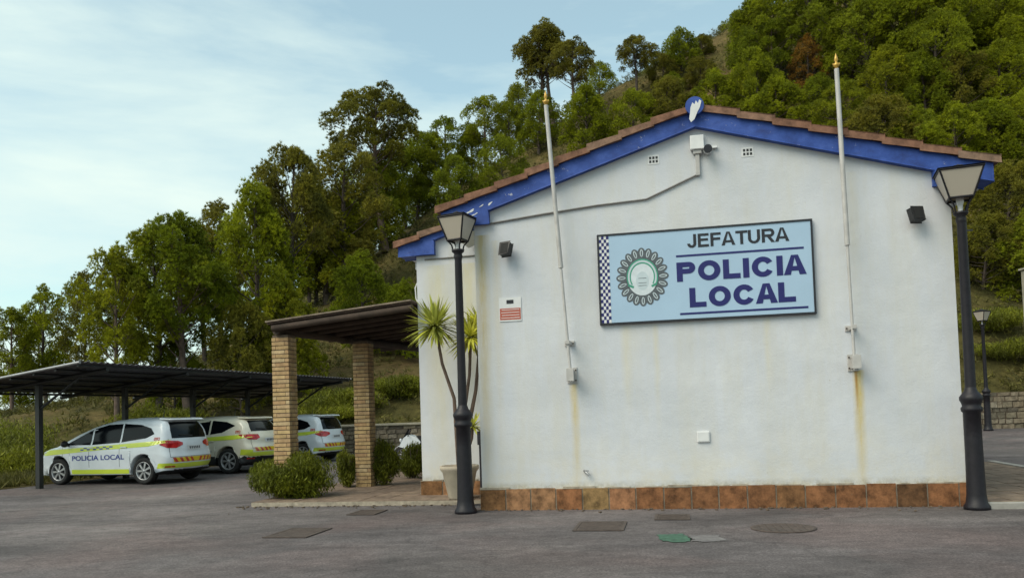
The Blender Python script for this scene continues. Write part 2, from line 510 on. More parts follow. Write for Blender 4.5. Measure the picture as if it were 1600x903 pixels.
# asphalt: clipped grid following the land
def asphalt_patch():
    bm = bmesh.new()
    out = [(-26, -9), (26, -9), (26, 32.2), (-7.6, 33.2), (-12.6, 19.3), (-14.5, 18.6), (-26, 18.2)]
    bm.faces.new([bm.verts.new((x, y, 0)) for x, y in out])
    for k in range(-26, 27, 2):
        bmesh.ops.bisect_plane(bm, geom=bm.verts[:] + bm.edges[:] + bm.faces[:], plane_co=(k + 0.01, 0, 0), plane_no=(1, 0, 0))
    for k in range(-9, 34, 2):
        bmesh.ops.bisect_plane(bm, geom=bm.verts[:] + bm.edges[:] + bm.faces[:], plane_co=(0, k + 0.01, 0), plane_no=(0, 1, 0))
    for v in bm.verts: v.co.z = min(terr(v.co.x, v.co.y), 0.6) + 0.004 if v.co.y < 32 else 0.06 + terr(v.co.x, 31.9)
    me = bpy.data.meshes.new('parking_lot'); bm.to_mesh(me); bm.free(); me.materials.append(M['asphalt'])
    o = bpy.data.objects.new('parking_lot', me); col.objects.link(o)
    return tag(o, kind='structure')


asphalt_patch()


def gz(x, y): return terr(x, y) + 0.006


def ground_at(px, py):
    r = ray(px, py)
    t = -EYE / r.z
    for _ in range(12):
        p = CAM + r * t
        t = (gz(p.x, p.y) - EYE) / r.z
    return CAM + r * t


# terrace pavement around the wing, and the one on the right of the building
def paving(name, u0, u1, v0, v1, z, step=0.4, kerb_side=True):
    m = MB().mat(M['grout'])
    m.box((u0, v0, -0.05), (u1, v1, z - 0.006))
    m.mat(M['paving'])
    rnd = random.Random(5)
    u = u0
    while u < u1 - 0.01:
        v = v0
        while v < v1 - 0.01:
            e = rnd.uniform(-0.003, 0.003)
            m.box((u + 0.006, v + 0.006, z - 0.02), (min(u + step, u1) - 0.006, min(v + step, v1) - 0.006, z + e))
            v += step
        u += step
    return tag(m.build(name, M=BM), kind='structure')


paving('terrace_pavement', -4.35, -0.03, 0.75, 9.2, 0.085)
paving('side_pavement', 6.985, 9.6, -0.25, 7.0, 0.10)
m = MB(); m.box((9.605, -.25, -.05), (9.75, 7.0, .125)); m.box((6.985, -.36, -.05), (9.75, -.255, .09))
tag(m.build('side_kerb', M['kerb'], None, .01, M=BM), kind='structure')

# ------------------------------------------------------------ building
bld = empty('police_station', B(3.45, 0, 0), -TH, 'single-storey white rendered station with blue fascia and clay tile gable roof', 'building')
IB = bld.matrix_world


def bp(o):
    """parent a part built in world space to the building"""
    o.parent = bld
    o.matrix_parent_inverse = Matrix.LocRotScale(bld.location, bld.rotation_euler, (1, 1, 1)).inverted()
    return o


def bpart(m, name, mat=None, parent=None, bevel=0):
    """mesh in (u,v,z) coordinates; object origin at the wall corner so textures use u,v,z"""
    o = m.build(name, mat, None, bevel)
    o.matrix_world = BM
    return o


W_ = 6.9
DEP = 9.0
SL = 0.29            # roof pitch
RU_ = W_ / 2         # ridge
ZA = 5.65            # underside of the roof at the ridge
SET = 1.65           # how far the left wing stands back
UL = uz(656, 600, SET)[0]
def zu(u): return ZA - (.31 if u < RU_ else .296) * abs(u - RU_)
TW = .115           # the wing's fascia is thinner and its roof a little higher
def zw_(u): return 4.64 + .31 * (u + 1.13)


parts = []
m = MB(); m.prism([(0, 0.0), (W_, 0.0), (W_, zu(W_) + 0.02), (RU_, ZA + 0.02), (0, zu(0) + 0.02)], 0, DEP)
parts.append(bpart(m, 'front_wall', M['wall']))
zl = zw_(UL)
m = MB(); m.prism([(UL, 0.0), (-0.002, 0.0), (-0.002, zw_(0) + 0.015), (UL, zl + 0.02)], SET, DEP)
parts.append(bpart(m, 'wing_wall', M['wall_side']))

# plinth of terracotta tiles
def plinth(u0, u1, v, seed, name):
    rnd = random.Random(seed)
    m = MB().mat(M['grout']); m.box((u0, v - 0.018, 0), (u1, v + 0.02, 0.325))
    m.mat(M['plinth'])
    u = u0 + 0.008
    while u < u1 - 0.05:
        wd = rnd.choice([0.4, 0.41, 0.405, 0.4, 0.39])
        e = min(u + wd - 0.02, u1 - 0.004)
        m.box((u, v - 0.032 - rnd.uniform(0, 0.006), 0.0), (e, v - 0.016, 0.325 + rnd.uniform(-0.012, 0.014)))
        u += wd
    m.mat(M['grout'])
    k = u0
    while k < u1 - 0.1:
        L_ = rnd.uniform(0.1, 0.5)
        m.box((k, v - 0.028, 0.322), (min(k + L_, u1), v + 0.01, 0.335 + rnd.uniform(0, 0.022)))
        k += L_ + rnd.uniform(0, 0.25)
    return bpart(m, name)


parts.append(plinth(-0.03, W_ + 0.03, 0, 3, 'plinth'))
parts.append(plinth(UL - 0.03, -0.04, SET, 4, 'plinth'))
m = MB().mat(M['plinth'])
for k in range(22): m.box((W_ + 0.016, 0.02 + k * 0.4, 0), (W_ + 0.034, 0.41 + k * 0.4, 0.33))
parts.append(bpart(m, 'plinth'))
m = MB().mat(M['plinth'])
for k in range(4): m.box((-0.034, 0.02 + k * 0.4, 0), (-0.016, 0.41 + k * 0.4, 0.33))
parts.append(bpart(m, 'plinth'))

OHL, OHR = 0.5, 0.53     # eaves overhang
VF = -0.10                # fascia stands proud of the wall
# gable fascia, right, left, and the corbel steps
TH_F = 0.25
u0, u1 = -OHL, W_ + OHR
m = MB()
cl = uz(765, 325)[0]
def fasc(ua, ub, lo=0.0, hi=TH_F):
    return [(ua, zu(ua) + lo), (ub, zu(ub) + lo), (ub, zu(ub) + hi), (ua, zu(ua) + hi)]
cr = uz(1455, 268)[0]
zc = 4.46
m.prism([(u0, zc), (cl, zc), (cl, zu(cl)), (RU_, zu(RU_)), (cr, zu(cr)), (cr, zc + 0.02), (cr + 0.3, zc + 0.02), (cr + 0.3, zu(cr + .3) - .02), (u1, zu(u1)),
         (u1, zu(u1) + TH_F), (RU_, zu(RU_) + TH_F), (u0, zu(u0) + TH_F)], VF, 0.3)
parts.append(bpart(m, 'fascia', M['blue'], bevel=0.012))
# fascia of the wing, set back
ue = UL - 0.3
m = MB()
m.prism([(ue, 4.385), (-1.13, 4.385), (-1.13, zw_(-1.13)), (-0.4, zw_(-0.4)), (-0.004, zw_(0)), (-0.004, zw_(0) + TW), (ue, zw_(ue) + TW)], SET + VF, SET + 0.3)
parts.append(bpart(m, 'fascia', M['blue'], bevel=0.012))
# thin eaves slab, right side and left side
m = MB()
m.prism([(W_ + 0.002, zu(W_) + 0.02), (u1 - 0.02, zu(u1) + 0.02), (u1 - 0.02, zu(u1) + TH_F - 0.02), (W_ + 0.002, zu(W_) + TH_F - 0.02)], 0.3, DEP)
parts.append(bpart(m, 'eaves', M['wall'])); m = MB()
m.prism([(u0 + 0.01, zu(u0) + 0.02), (-0.002, zu(0) + 0.02), (-0.002, zu(0) + TH_F - 0.02), (u0 + 0.01, zu(u0) + TH_F - 0.02)], 0.3, SET + VF - 0.005)
parts.append(bpart(m, 'eaves', M['wall'])); m = MB()
m.prism([(ue + 0.01, zw_(ue) + 0.01), (UL - .002, zw_(UL) + 0.01), (UL - .002, zw_(UL) + TW - 0.01), (ue + 0.01, zw_(ue) + TW - 0.01)], SET + 0.31, DEP)
parts.append(bpart(m, 'eaves', M['wall']))

# tiled roof: stepped barrel tiles running down each slope
def roof_slope(ua, ub, v0, v1, name, zu=zu, TH_F=TH_F):
    """ua ridge side, ub eave side"""
    m = MB().mat(M['rooftile'])
    sgn = 1 if ub > ua else -1
    Ls = abs(ub - ua); step = 0.48; nrow = int(math.ceil(Ls / step))
    wid = 0.24
    nv = int((v1 - v0) / wid)
    for i in range(nrow):
        a = ua + sgn * i * step; b = ua + sgn * min((i + 1) * step + 0.05, Ls + 0.04)
        for j in range(nv):
            vc = v0 + (j + 0.5) * wid
            V_ = []; rr = 0.115
            for (u, rise) in ((a, 0.0), (b, 0.045)):
                for k in range(6):
                    t = PI * k / 5
                    V_.append((u, vc - rr * math.cos(t), zu(u) + TH_F + 0.005 + rise + 0.085 * math.sin(t)))
            F_ = [(k, k + 1, k + 7, k + 6) for k in range(5)]
            F_ = F_ if sgn < 0 else [tuple(reversed(f)) for f in F_]
            F_.append((6, 7, 8, 9, 10, 11))
            m.add(V_, F_, False)
        if True:  # pan under the covers
            m.add([(a, v0, zu(a) + TH_F + 0.012), (b, v0, zu(b) + TH_F + 0.02), (b, v1, zu(b) + TH_F + 0.02), (a, v1, zu(a) + TH_F + 0.012)], [(0, 1, 2, 3)])
    return bpart(m, name)


def verge(ua, ub, v, name, L=0.5, seed=1, zu=zu, TH_F=TH_F):
    """tiles laid along the gable edge, each lapping the one below"""
    rnd = random.Random(seed)
    m = MB().mat(M['rooftile'])
    sgn = 1 if ub > ua else -1
    n_ = int(round(abs(ub - ua) / L)); L = abs(ub - ua) / n_
    for i in range(n_):
        a = ua + sgn * i * L; b = a + sgn * (L + 0.03)
        z0 = zu(a) + TH_F; z1 = zu(b) + TH_F
        j = rnd.uniform(-0.006, 0.006)
        P = [(a, z0 - 0.012 + j), (b, z1 + 0.025 + j), (b, z1 + 0.12 + j), (a + sgn * 0.0, z0 + 0.065 + j)]
        if sgn < 0: P = P[::-1]
        m.prism(P, v - 0.06 + j, v + 0.22)
    return bpart(m, name, bevel=0.012)


parts.append(roof_slope(RU_, u1 + 0.03, VF + 0.14, DEP, 'roof'))
parts.append(roof_slope(RU_, -.0, SET + VF + .14, DEP, 'roof'))
parts.append(roof_slope(RU_, u0 - 0.03, VF + 0.14, SET + VF - .02, 'roof'))
parts.append(roof_slope(-.004, ue - 0.03, SET + VF + 0.14, DEP, 'roof', zw_, TW))
parts.append(verge(RU_ + 0.12, u1 + 0.05, VF, 'verge_tiles', seed=2))
parts.append(verge(RU_ - 0.12, u0 - 0.05, VF, 'verge_tiles', seed=3))
parts.append(verge(-.02, ue - 0.04, SET + VF, 'verge_tiles', seed=4, zu=zw_, TH_F=TW))
m = MB(); m.mat(M['rooftile'])
for k in range(19):
    m.tube([(RU_, VF + 0.16 + k * 0.47, ZA + TH_F + 0.05), (RU_, VF + 0.16 + k * 0.47 + 0.5, ZA + TH_F + 0.03)], [0.12, 0.1], 12)
parts.append(bpart(m, 'ridge_tiles'))
# round blue ridge end with flaked white patch
m = MB().mat(M['blue'])
m.tube([(RU_, VF - 0.09, ZA + TH_F + 0.035), (RU_, VF + 0.25, ZA + TH_F + 0.035)], 0.135, 20)
rc = bpart(m, 'ridge_cap', bevel=0.015); parts.append(rc)
m = MB()
rnd = random.Random(8)
pts = [(0.10, 0.06), (0.075, -0.03), (0.035, -0.1), (-0.01, -0.2), (-0.06, -0.24), (-0.085, -0.19), (-0.07, -0.1), (-0.06, -0.02), (-0.03, 0.05), (0.0, 0.02), (0.02, 0.075), (0.05, 0.03), (0.07, 0.085)]
m.prism([(RU_ + a, ZA + TH_F + 0.03 + b) for a, b in pts], VF - 0.098, VF - 0.088)
pw = bpart(m, 'flaked_patch', M['white']); parts.append(pw)
# flaked white patches on the left corbel
m = MB()
for (px, py, a, b) in ((737, 329, .045, .03), (742, 335, .05, .018), (752, 322, .03, .02), (766, 318, .03, .028), (731, 333, .03, .02)):
    uu, zz = uz(px, py, VF)
    r_ = random.Random(int(px)); P = []
    for k in range(9):
        t = 2 * PI * k / 9; s_ = r_.uniform(0.7, 1.2)
        P.append((uu + a * math.cos(t) * s_ + 0.02 * math.sin(t), zz + b * math.sin(t) * s_ + 0.3 * a * math.cos(t)))
    m = MB(); m.prism(P, VF - 0.004, VF + 0.002)
    parts.append(bpart(m, 'flaked_patch', M['white']))
# perforated vents
for (px, py) in ((1021, 250), (1168, 238)):
    uu, zz = uz(px, py)
    m = MB().mat(M['white'])
    m.box((uu - 0.085, -0.006, zz - 0.07), (uu + 0.085, 0.004, zz + 0.07))
    m.mat(M['blackplastic'])
    for i in range(3):
        for j in range(2):
            cu, cz = uu - 0.048 + i * 0.048, zz - 0.028 + j * 0.056
            m.box((cu - 0.016, -0.009, cz - 0.019), (cu + 0.016, -0.0055, cz + 0.019))
    parts.append(bpart(m, 'vent'))
for p in parts:
    bp(p)

# ------------------------------------------------------------ wall fittings
def bthing(name, u, v, z, label, cat, group=None):
    return empty(name, B(u, v, z), -TH, label, cat, group)


def text_mesh(s, size_h, width, extrude=0.002, bold=0.0, z=0):
    """flat letters: returns verts/faces in x,y (cap height size_h, total width)"""
    cu = bpy.data.curves.new('t', 'FONT'); cu.body = s; cu.size = 1; cu.offset = bold; cu.extrude = 0; cu.resolution_u = 4
    o = bpy.data.objects.new('t', cu); col.objects.link(o)
    bpy.context.view_layer.update()
    me = bpy.data.meshes.new_from_object(o.evaluated_get(bpy.context.evaluated_depsgraph_get()))
    V_ = np.array([v.co[:] for v in me.vertices]); F_ = [tuple(p.vertices) for p in me.polygons]
    bpy.data.objects.remove(o); bpy.data.curves.remove(cu); bpy.data.meshes.remove(me)
    mn, mx = V_.min(0), V_.max(0)
    V_[:, 0] = (V_[:, 0] - mn[0]) / (mx[0] - mn[0]) * width
    V_[:, 1] = (V_[:, 1] - mn[1]) / (mx[1] - mn[1]) * size_h
    return V_, F_


M['signblue'] = plain('sign_face', (0.37, 0.51, 0.66), 0.35, var=0.08, scale=1.5)
M['navy'] = plain('navy_vinyl', (0.008, 0.008, 0.12), 0.4, var=0.1)
M['inkblack'] = plain('black_vinyl', (0.012, 0.012, 0.018), 0.4, var=0.1)
M['emgreen'] = plain('green_vinyl', (0.05, 0.3, 0.2), 0.4, var=0.15)
M['emgrey'] = plain('grey_vinyl', (0.1, 0.115, 0.13), 0.4, var=0.35, scale=20)
M['emlight'] = plain('pale_vinyl', (0.5, 0.58, 0.62), 0.4, var=0.1)
M['emwhite'] = plain('white_vinyl', (0.62, 0.68, 0.72), 0.4, var=0.15, scale=12)

S0, S1, SZ0, SZ1 = 1.927, 5.037, 2.777, 4.154
sw, sh = S1 - S0, SZ1 - SZ0
sg = bthing('wall_sign', S0, 0, SZ0, 'large pale blue framed sign board with navy lettering on the white gable wall', 'sign')
m = MB(); m.box((0.02, -0.05, 0.02), (sw - 0.02, -0.002, sh - 0.02)); m.build('board', M['signblue'], sg)
m = MB()
fr = 0.028
m.box((0, -0.06, 0), (sw, -0.003, fr)); m.box((0, -0.06, sh - fr), (sw, -0.003, sh))
m.box((0, -0.06, fr), (fr, -0.003, sh - fr)); m.box((sw - fr, -0.06, fr), (sw, -0.003, sh - fr))
m.build('frame', M['inkblack'], sg)
def glyph(mb, ch, x, z, w, h, t, y0, y1):
    """one block capital drawn with strokes of width t"""
    k = [0]
    def q(P):
        mb.prism([(x + a, z + b) for a, b in P], y0 - .00012 * k[0], y1); k[0] += 1
    def r(a0, b0, a1, b1): q([(a0, b0), (a1, b0), (a1, b1), (a0, b1)])
    def ring(cx, cz, rx, rz, a0, a1, n=22, tx=t, tz=t * .86):
        O = []; I = []
        for i in range(n + 1):
            an = a0 + (a1 - a0) * i / n
            O.append((cx + rx * math.cos(an), cz + rz * math.sin(an))); I.append((cx + (rx - tx) * math.cos(an), cz + (rz - tz) * math.sin(an)))
        for i in range(n): q2 = [O[i], O[i + 1], I[i + 1], I[i]]; mb.prism([(x + a, z + b) for a, b in q2], y0, y1)
        k[0] += 1
    th = t * .86
    if ch == 'I': r(0, 0, w, h)
    elif ch == 'L': r(0, 0, t, h); r(t, 0, w, th)
    elif ch == 'T': r(0, h - th, w, h); r(w / 2 - t / 2, 0, w / 2 + t / 2, h - th)
    elif ch in 'EF':
        r(0, 0, t, h); r(t, h - th, w, h); r(t, h * .54 - th / 2, w * .93, h * .54 + th / 2)
        if ch == 'E': r(t, 0, w, th)
    elif ch in 'PR':
        r(0, 0, t, h); bz = h * .30; cz = h - bz; cx = w - bz * 1.05
        r(t, h - th, cx, h); r(t, h - 2 * bz, cx, h - 2 * bz + th); ring(cx, cz, bz * 1.05, bz, -PI / 2, PI / 2, 14)
        if ch == 'R': q([(w * .42, h - 2 * bz), (w * .42 + t * 1.15, h - 2 * bz), (w * 1.02, 0), (w * 1.02 - t * 1.2, 0)])
    elif ch == 'O': ring(w / 2, h / 2, w / 2, h / 2 * 1.03, 0, 2 * PI, 36)
    elif ch == 'C': ring(w / 2, h / 2, w / 2, h / 2 * 1.03, .52, 2 * PI - .52, 30)
    elif ch == 'U': r(0, h * .38, t, h); r(w - t, h * .38, w, h); ring(w / 2, h * .38, w / 2, h * .39, PI, 2 * PI, 18)
    elif ch == 'J': r(w - t, h * .3, w, h); ring(w / 2, h * .3, w / 2, h * .31, PI * .98, 2 * PI, 16)
    elif ch == 'A':
        q([(0, 0), (t * 1.12, 0), (w / 2 + t * .1, h), (w / 2 - t * .55, h)]); q([(w, 0), (w / 2 + t * .55, h), (w / 2 - t * .1, h), (w - t * 1.12, 0)])
        r(w * .27, h * .2, w * .73, h * .2 + th * .9)
GW = dict(I=.30, L=.78, T=.86, E=.8, F=.76, P=.86, R=.9, O=1.02, C=.98, U=.86, J=.66, A=1.0)
def word(mb, text, x0, x1, z, h, t, y0, y1, gap=.12):
    iw = t / h
    W_s = [iw if c_ == 'I' else GW[c_] for c_ in text]
    gaps = [(.03 if 'A' in (text[i], text[i + 1]) or 'T' in (text[i], text[i + 1]) else gap) for i in range(len(text) - 1)]
    fixed = sum(iw for c_ in text if c_ == 'I')
    sc = ((x1 - x0) / h - fixed) / (sum(W_s) - fixed + sum(gaps))
    x = x0
    for i, c_ in enumerate(text):
        w_ = (iw if c_ == 'I' else W_s[i] * sc) * h
        glyph(mb, c_, x, z, w_, h, t, y0, y1)
        x += w_ + (gaps[i] * sc * h if i < len(gaps) else 0)
def letters(name, s, a0, a1, b0, b1, mat, tt):
    mm = MB(); h = (b1 - b0) * sh
    word(mm, s, a0 * sw, a1 * sw, sh - b1 * sh, h, tt * h, -.0545, -.0505)
    return mm.build(name, mat, sg)
letters('lettering', 'JEFATURA', .43, .895, .07, .215, M['inkblack'], .21)
letters('lettering', 'POLICIA', .375, .965, .367, .576, M['navy'], .30)
letters('lettering', 'LOCAL', .43, .912, .65, .86, M['navy'], .30)
for (a, b, c_) in ((.375, .957, .298), (.383, .965, .925)):
    m = MB(); m.box((a * sw, -0.0535, sh - (c_ + .011) * sh), (b * sw, -0.0505, sh - (c_ - .011) * sh)); m.build('rule_line', M['navy'], sg)
m = MB().mat(M['white']); m.box((fr, -0.0525, fr), (0.175, -0.0502, sh - fr))
m.mat(M['navy'])
nr, nc = 26, 4
cw, chh = (0.175 - fr) / nc, (sh - 2 * fr) / nr
for i in range(nc):
    for j in range(nr):
        if (i + j) % 2 == 0:
            m.box((fr + i * cw, -0.0545, fr + j * chh), (fr + (i + 1) * cw, -0.0526, fr + (j + 1) * chh))
m.build('checker_strip', None, sg)
# emblem: oval rosette of looped ribbons round a green horseshoe arch
ecx, ecz, erx, erz = .212 * sw, (1 - .497) * sh, .37, .435
def oval(cx, cz, rx, rz, y0, y1, n=28, rot=0.0):
    P = []
    for k in range(n):
        t = 2 * PI * k / n
        a, b = rx * math.cos(t), rz * math.sin(t)
        P.append((cx + a * math.cos(rot) - b * math.sin(rot), cz + a * math.sin(rot) + b * math.cos(rot)))
    return P, y0, y1
em = MB()
NP = 20
for k in range(NP):
    t = PI / 2 + 2 * PI * k / NP
    cx, cz = ecx + erx * .80 * math.cos(t), ecz + erz * .80 * math.sin(t)
    rot = math.atan2(math.sin(t) * erz, math.cos(t) * erx)
    em.mat(M['emgrey']); em.prism(*oval(cx, cz, .094, .060, -0.0535 - .0002 * (k % 2), -0.0505, 18, rot))
    em.mat(M['emlight']); em.prism(*oval(cx + .012 * math.cos(t), cz + .012 * math.sin(t), .058, .024, -0.0550, -0.0538, 16, rot))
    em.mat(M['emgrey']); em.prism(*oval(cx + .01 * math.cos(t), cz + .01 * math.sin(t), .045, .011, -0.0562, -0.0551, 12, rot))
    t2 = t + PI / NP
    cx, cz = ecx + erx * .66 * math.cos(t2), ecz + erz * .66 * math.sin(t2)
    em.mat(M['emgrey']); em.prism(*oval(cx, cz, .05, .022, -0.0572, -0.0563, 12, rot + PI / NP))
em.mat(M['emwhite']); em.prism(*oval(ecx, ecz - .01, erx * .60, erz * .62, -0.0580, -0.0573, 36))
def arch(r0, r1, mat, y0, y1, lo=-0.55):
    P = []; n_ = 22
    for rr, rng in ((r1, range(n_ + 1)), (r0, range(n_, -1, -1))):
        for k in rng:
            t = lo + (PI - 2 * lo) * k / n_
            P.append((ecx + rr * erx * math.cos(t), ecz + rr * erz * math.sin(t) + 0.0))
    em.mat(mat); em.prism(P, y0, y1)
arch(.46, .63, M['emgreen'], -0.0590, -0.0581)
arch(.51, .58, M['emlight'], -0.0598, -0.0591)
for sx_ in (-1, 1):   # feet of the arch
    em.mat(M['emgreen']); em.prism([(ecx + sx_ * .125, ecz - .135), (ecx + sx_ * .2, ecz - .1), (ecx + sx_ * .22, ecz - .125), (ecx + sx_ * .14, ecz - .165)][::sx_], -0.0606, -0.0592)
em.mat(M['emlight']); em.prism(*oval(ecx, ecz - .06, .095, .14, -0.0590, -0.0581, 24))
em.mat(M['emgrey'])
for z_ in (-.02, -.09, -.13): em.box((ecx - .06, -0.0597, ecz + z_ - .004), (ecx + .06, -0.0591, ecz + z_ + .004))
em.build('emblem', None, sg)

# small alarm notice
u_, z_ = uz(781, 503); u2, z2 = uz(814, 464)
sn = bthing('alarm_notice', u_, 0, z_, 'small white notice with a red lower panel on the left of the gable wall', 'sign')
m = MB(); m.box((0, -0.012, 0), (u2 - u_, -0.002, z2 - z_)); m.build('plate', M['white'], sn)
wn, hn = u2 - u_, z2 - z_
M['redink'] = plain('red_ink', (0.45, 0.1, 0.06), 0.5, var=0.1)
m = MB().mat(M['redink']); m.box((0.01, -0.0145, 0.025), (wn - 0.01, -0.0125, hn * .55))
m.mat(M['white'])
for k in range(4): m.box((0.03 + .01 * (k % 2), -0.0162, 0.05 + k * 0.042), (wn - 0.03, -0.0148, 0.059 + k * 0.042))
m.mat(M['inkblack']); m.box((wn * .34, -0.0145, hn * .74), (wn * .66, -0.0125, hn * .9))
m.build('printed_panel', None, sn)

# floodlights
def flood(px, py, label, flip):
    u, z = uz(px, py)
    t = bthing('wall_floodlight', u, 0, z, label, 'floodlight', 'black floodlights on the gable wall')
    m = MB()
    R_ = Matrix.Translation((0, -0.16, 0)) @ Matrix.Rotation(0.35 * flip, 4, 'Z') @ Matrix.Rotation(-0.3, 4, 'X') @ Matrix.Scale(.8, 4)
    m.prism([(-0.10, -0.13), (0.10, -0.13), (0.11, 0.12), (-0.11, 0.12)], -0.05, 0.07)
    m.build('housing', M['blackplastic'], t, 0.012, M=R_)
    m = MB(); m.box((-0.08, -0.056, -0.11), (0.08, -0.051, 0.10)); m.build('lens', M['rubber'], t, M=R_)
    m = MB(); m.box((-0.02, -0.1, 0.02), (0.02, 0.0, 0.05)); m.box((-0.04, -0.012, -0.03), (0.04, 0, 0.08)); m.build('bracket', M['blackplastic'], t)
flood(793, 392, 'small black floodlight above the alarm notice', -1)
flood(1427, 339, 'black floodlight near the right lamp post', 1)

# security camera, its box, conduit
u, z = uz(1089, 232)
t = bthing('junction_box', u, 0, z, 'white junction box with riser under the roof apex', 'junction box')
m = MB(); m.box((-0.1, -0.1, -0.04), (0.1, -0.002, 0.17)); m.build('box', M['white'], t, 0.01)
m = MB(); m.box((-0.03, -0.05, -0.42), (0.03, -0.002, -0.042)); m.box((-0.06, -0.07, -0.1), (0.06, -0.002, -0.043)); m.build('riser', M['pole'], t, 0.006)
u, z = uz(1103, 237)
t = bthing('security_camera', u + .02, 0, z, 'black eyed security camera beside the white junction box', 'camera')
m = MB(); m.tube([(0, -0.02, 0), (0.0, -0.18, -0.02)], 0.06, 14); m.build('body', M['white'], t)
m = MB(); m.tube([(0.0, -0.181, -0.02), (0.0, -0.215, -0.024)], 0.062, 16); m.build('lens', M['inkblack'], t)
m = MB(); m.box((0.02, -0.05, 0.03), (0.14, -0.002, 0.06)); m.build('arm', M['white'], t)
m = MB()
P = [uz(*q) for q in ((1089, 274), (1060, 288), (1010, 312), (930, 322), (850, 335), (765, 350))]
m.tube([B(a, -0.02, b) for a, b in P], 0.014, 8)
tag(m.build('cable_conduit', M['greycable']), 'thin grey cable run bending down from the junction box to the left corbel', 'cable')
m = MB()
P = [uz(a, b, SET) for a, b in ((745, 399), (700, 403), (664, 406))]
m.tube([B(a, SET - 0.015, b) for a, b in P], 0.012, 8)
tag(m.build('cable_conduit', M['greycable']), 'short grey cable under the blue fascia of the set-back wing', 'cable')
u, z = uz(1099, 682)
t = bthing('wall_box', u, 0, z, 'small square white cover box low on the gable wall', 'wall box')
m = MB(); m.box((-0.09, -0.03, -0.08), (0.09, -0.002, 0.08)); m.build('casing', M['white'], t, 0.008)
m = MB(); m.box((-0.075, -0.034, -0.065), (0.075, -0.0305, 0.065)); m.build('cover', M['white'], t, 0.001)
for (px, py, s_, lab) in ((918, 738, 1.0, 'small dark metal wall tap just above the plinth'),):
    u, z = uz(px, py)
    t = bthing('wall_tap', u, 0, z, lab, 'tap')
    m = MB(); m.tube([(-0.05, -0.005, 0.03), (-0.03, -0.05, 0.02), (0.0, -0.08, 0.0), (0.03, -0.085, -0.035)], 0.017, 8); m.build('spout', M['steel'], t)
    m = MB(); m.box((-0.04, -0.07, 0.025), (0.03, -0.05, 0.04)); m.build('handle', M['steel'], t)
# bulkhead lamp on the side wall of the wing
zb_ = at(651, 415, 14.7).z
t = bthing('bulkhead_lamp', UL, SET + .25, zb_, 'small white bulkhead lamp on the side of the wing under its eaves', 'wall lamp')
m = MB(); m.box((-.09, -.05, -.09), (-.002, .05, .05)); m.build('casing', M['white'], t, .01)
m = MB(); m.tube([(-.03, 0, -.09), (-.06, 0, -.3), (-.11, -.02, -.42), (-.1, -.02, -.62), (-.02, 0, -.8)], .012, 6); m.build('cable', M['white'], t)

# flagpoles
def flagpole(top, bot, br, label):
    """pole held by two brackets on the wall; given by photo positions"""
    vt = -0.24
    ut, zt = uz(*top, vt); ub, zb = uz(*bot, vt)
    t = bthing('flagpole', ub, 0, zb, label, 'flagpole', 'bare flagpoles fixed to the gable wall')
    d = Vector((ut - ub, 0, zt - zb))
    o = Vector((0, vt, 0))
    m = MB(); m.tube([o, o + d * 0.42], 0.021, 14); m.tube([o + d * 0.42, o + d], [0.035, 0.031], 14); m.tube([o + d * .41, o + d * .43], 0.037, 14)
    m.build('pole', M['pole'], t)
    dn_ = d.normalized()
    m = MB(); e = o + d
    m.lathe([(0.0, -0.02), (0.03, -0.02), (0.034, 0.03), (0.055, 0.05), (0.06, 0.075), (0.03, 0.1), (0.02, 0.13), (0.042, 0.16), (0.03, 0.2), (0.0, 0.29)], 14, Matrix.Translation(e) @ Matrix.Diagonal((.72, .72, .8, 1)))
    m.box((-0.05, -0.01, 0.06), (0.05, 0.01, 0.08), Matrix.Translation(e))
    m.build('finial', M['gold'], t)
    for (bx, by, big) in br:
        bu, bz = uz(bx, by, -0.1)
        bu -= ub; bz -= zb
        m = MB(); h = 0.12 if big else 0.04
        m.box((bu - 0.075, -0.02, bz - h), (bu + 0.075, -0.002, bz + h))
        m.box((bu - 0.03, vt - 0.04, bz - h * .7), (bu + 0.03, -0.02, bz + h * .7))
        m.box((bu - 0.055, vt - 0.045, bz - h * .8), (bu + 0.055, vt - 0.03, bz + h * .8)) if big else None
        bo_ = m.build('bracket', M['pole'], t, 0.004)
        for a in (-.055, .055):
            for b in ((-h * .65, h * .65) if big else (0.,)):
                m = MB(); m.tube([(bu + a, -0.035, bz + b), (bu + a, -0.019, bz + b)], 0.012, 8)
                m.build('bolt', M['rust'], bo_)
flagpole((853, 165), (893, 598), ((893, 586, 1), (889, 536, 0)), 'white flagpole left of the blue sign, leaning slightly')
flagpole((1307, 108), (1336, 578), ((1335, 566, 1), (1331, 512, 0)), 'taller white flagpole right of the blue sign')

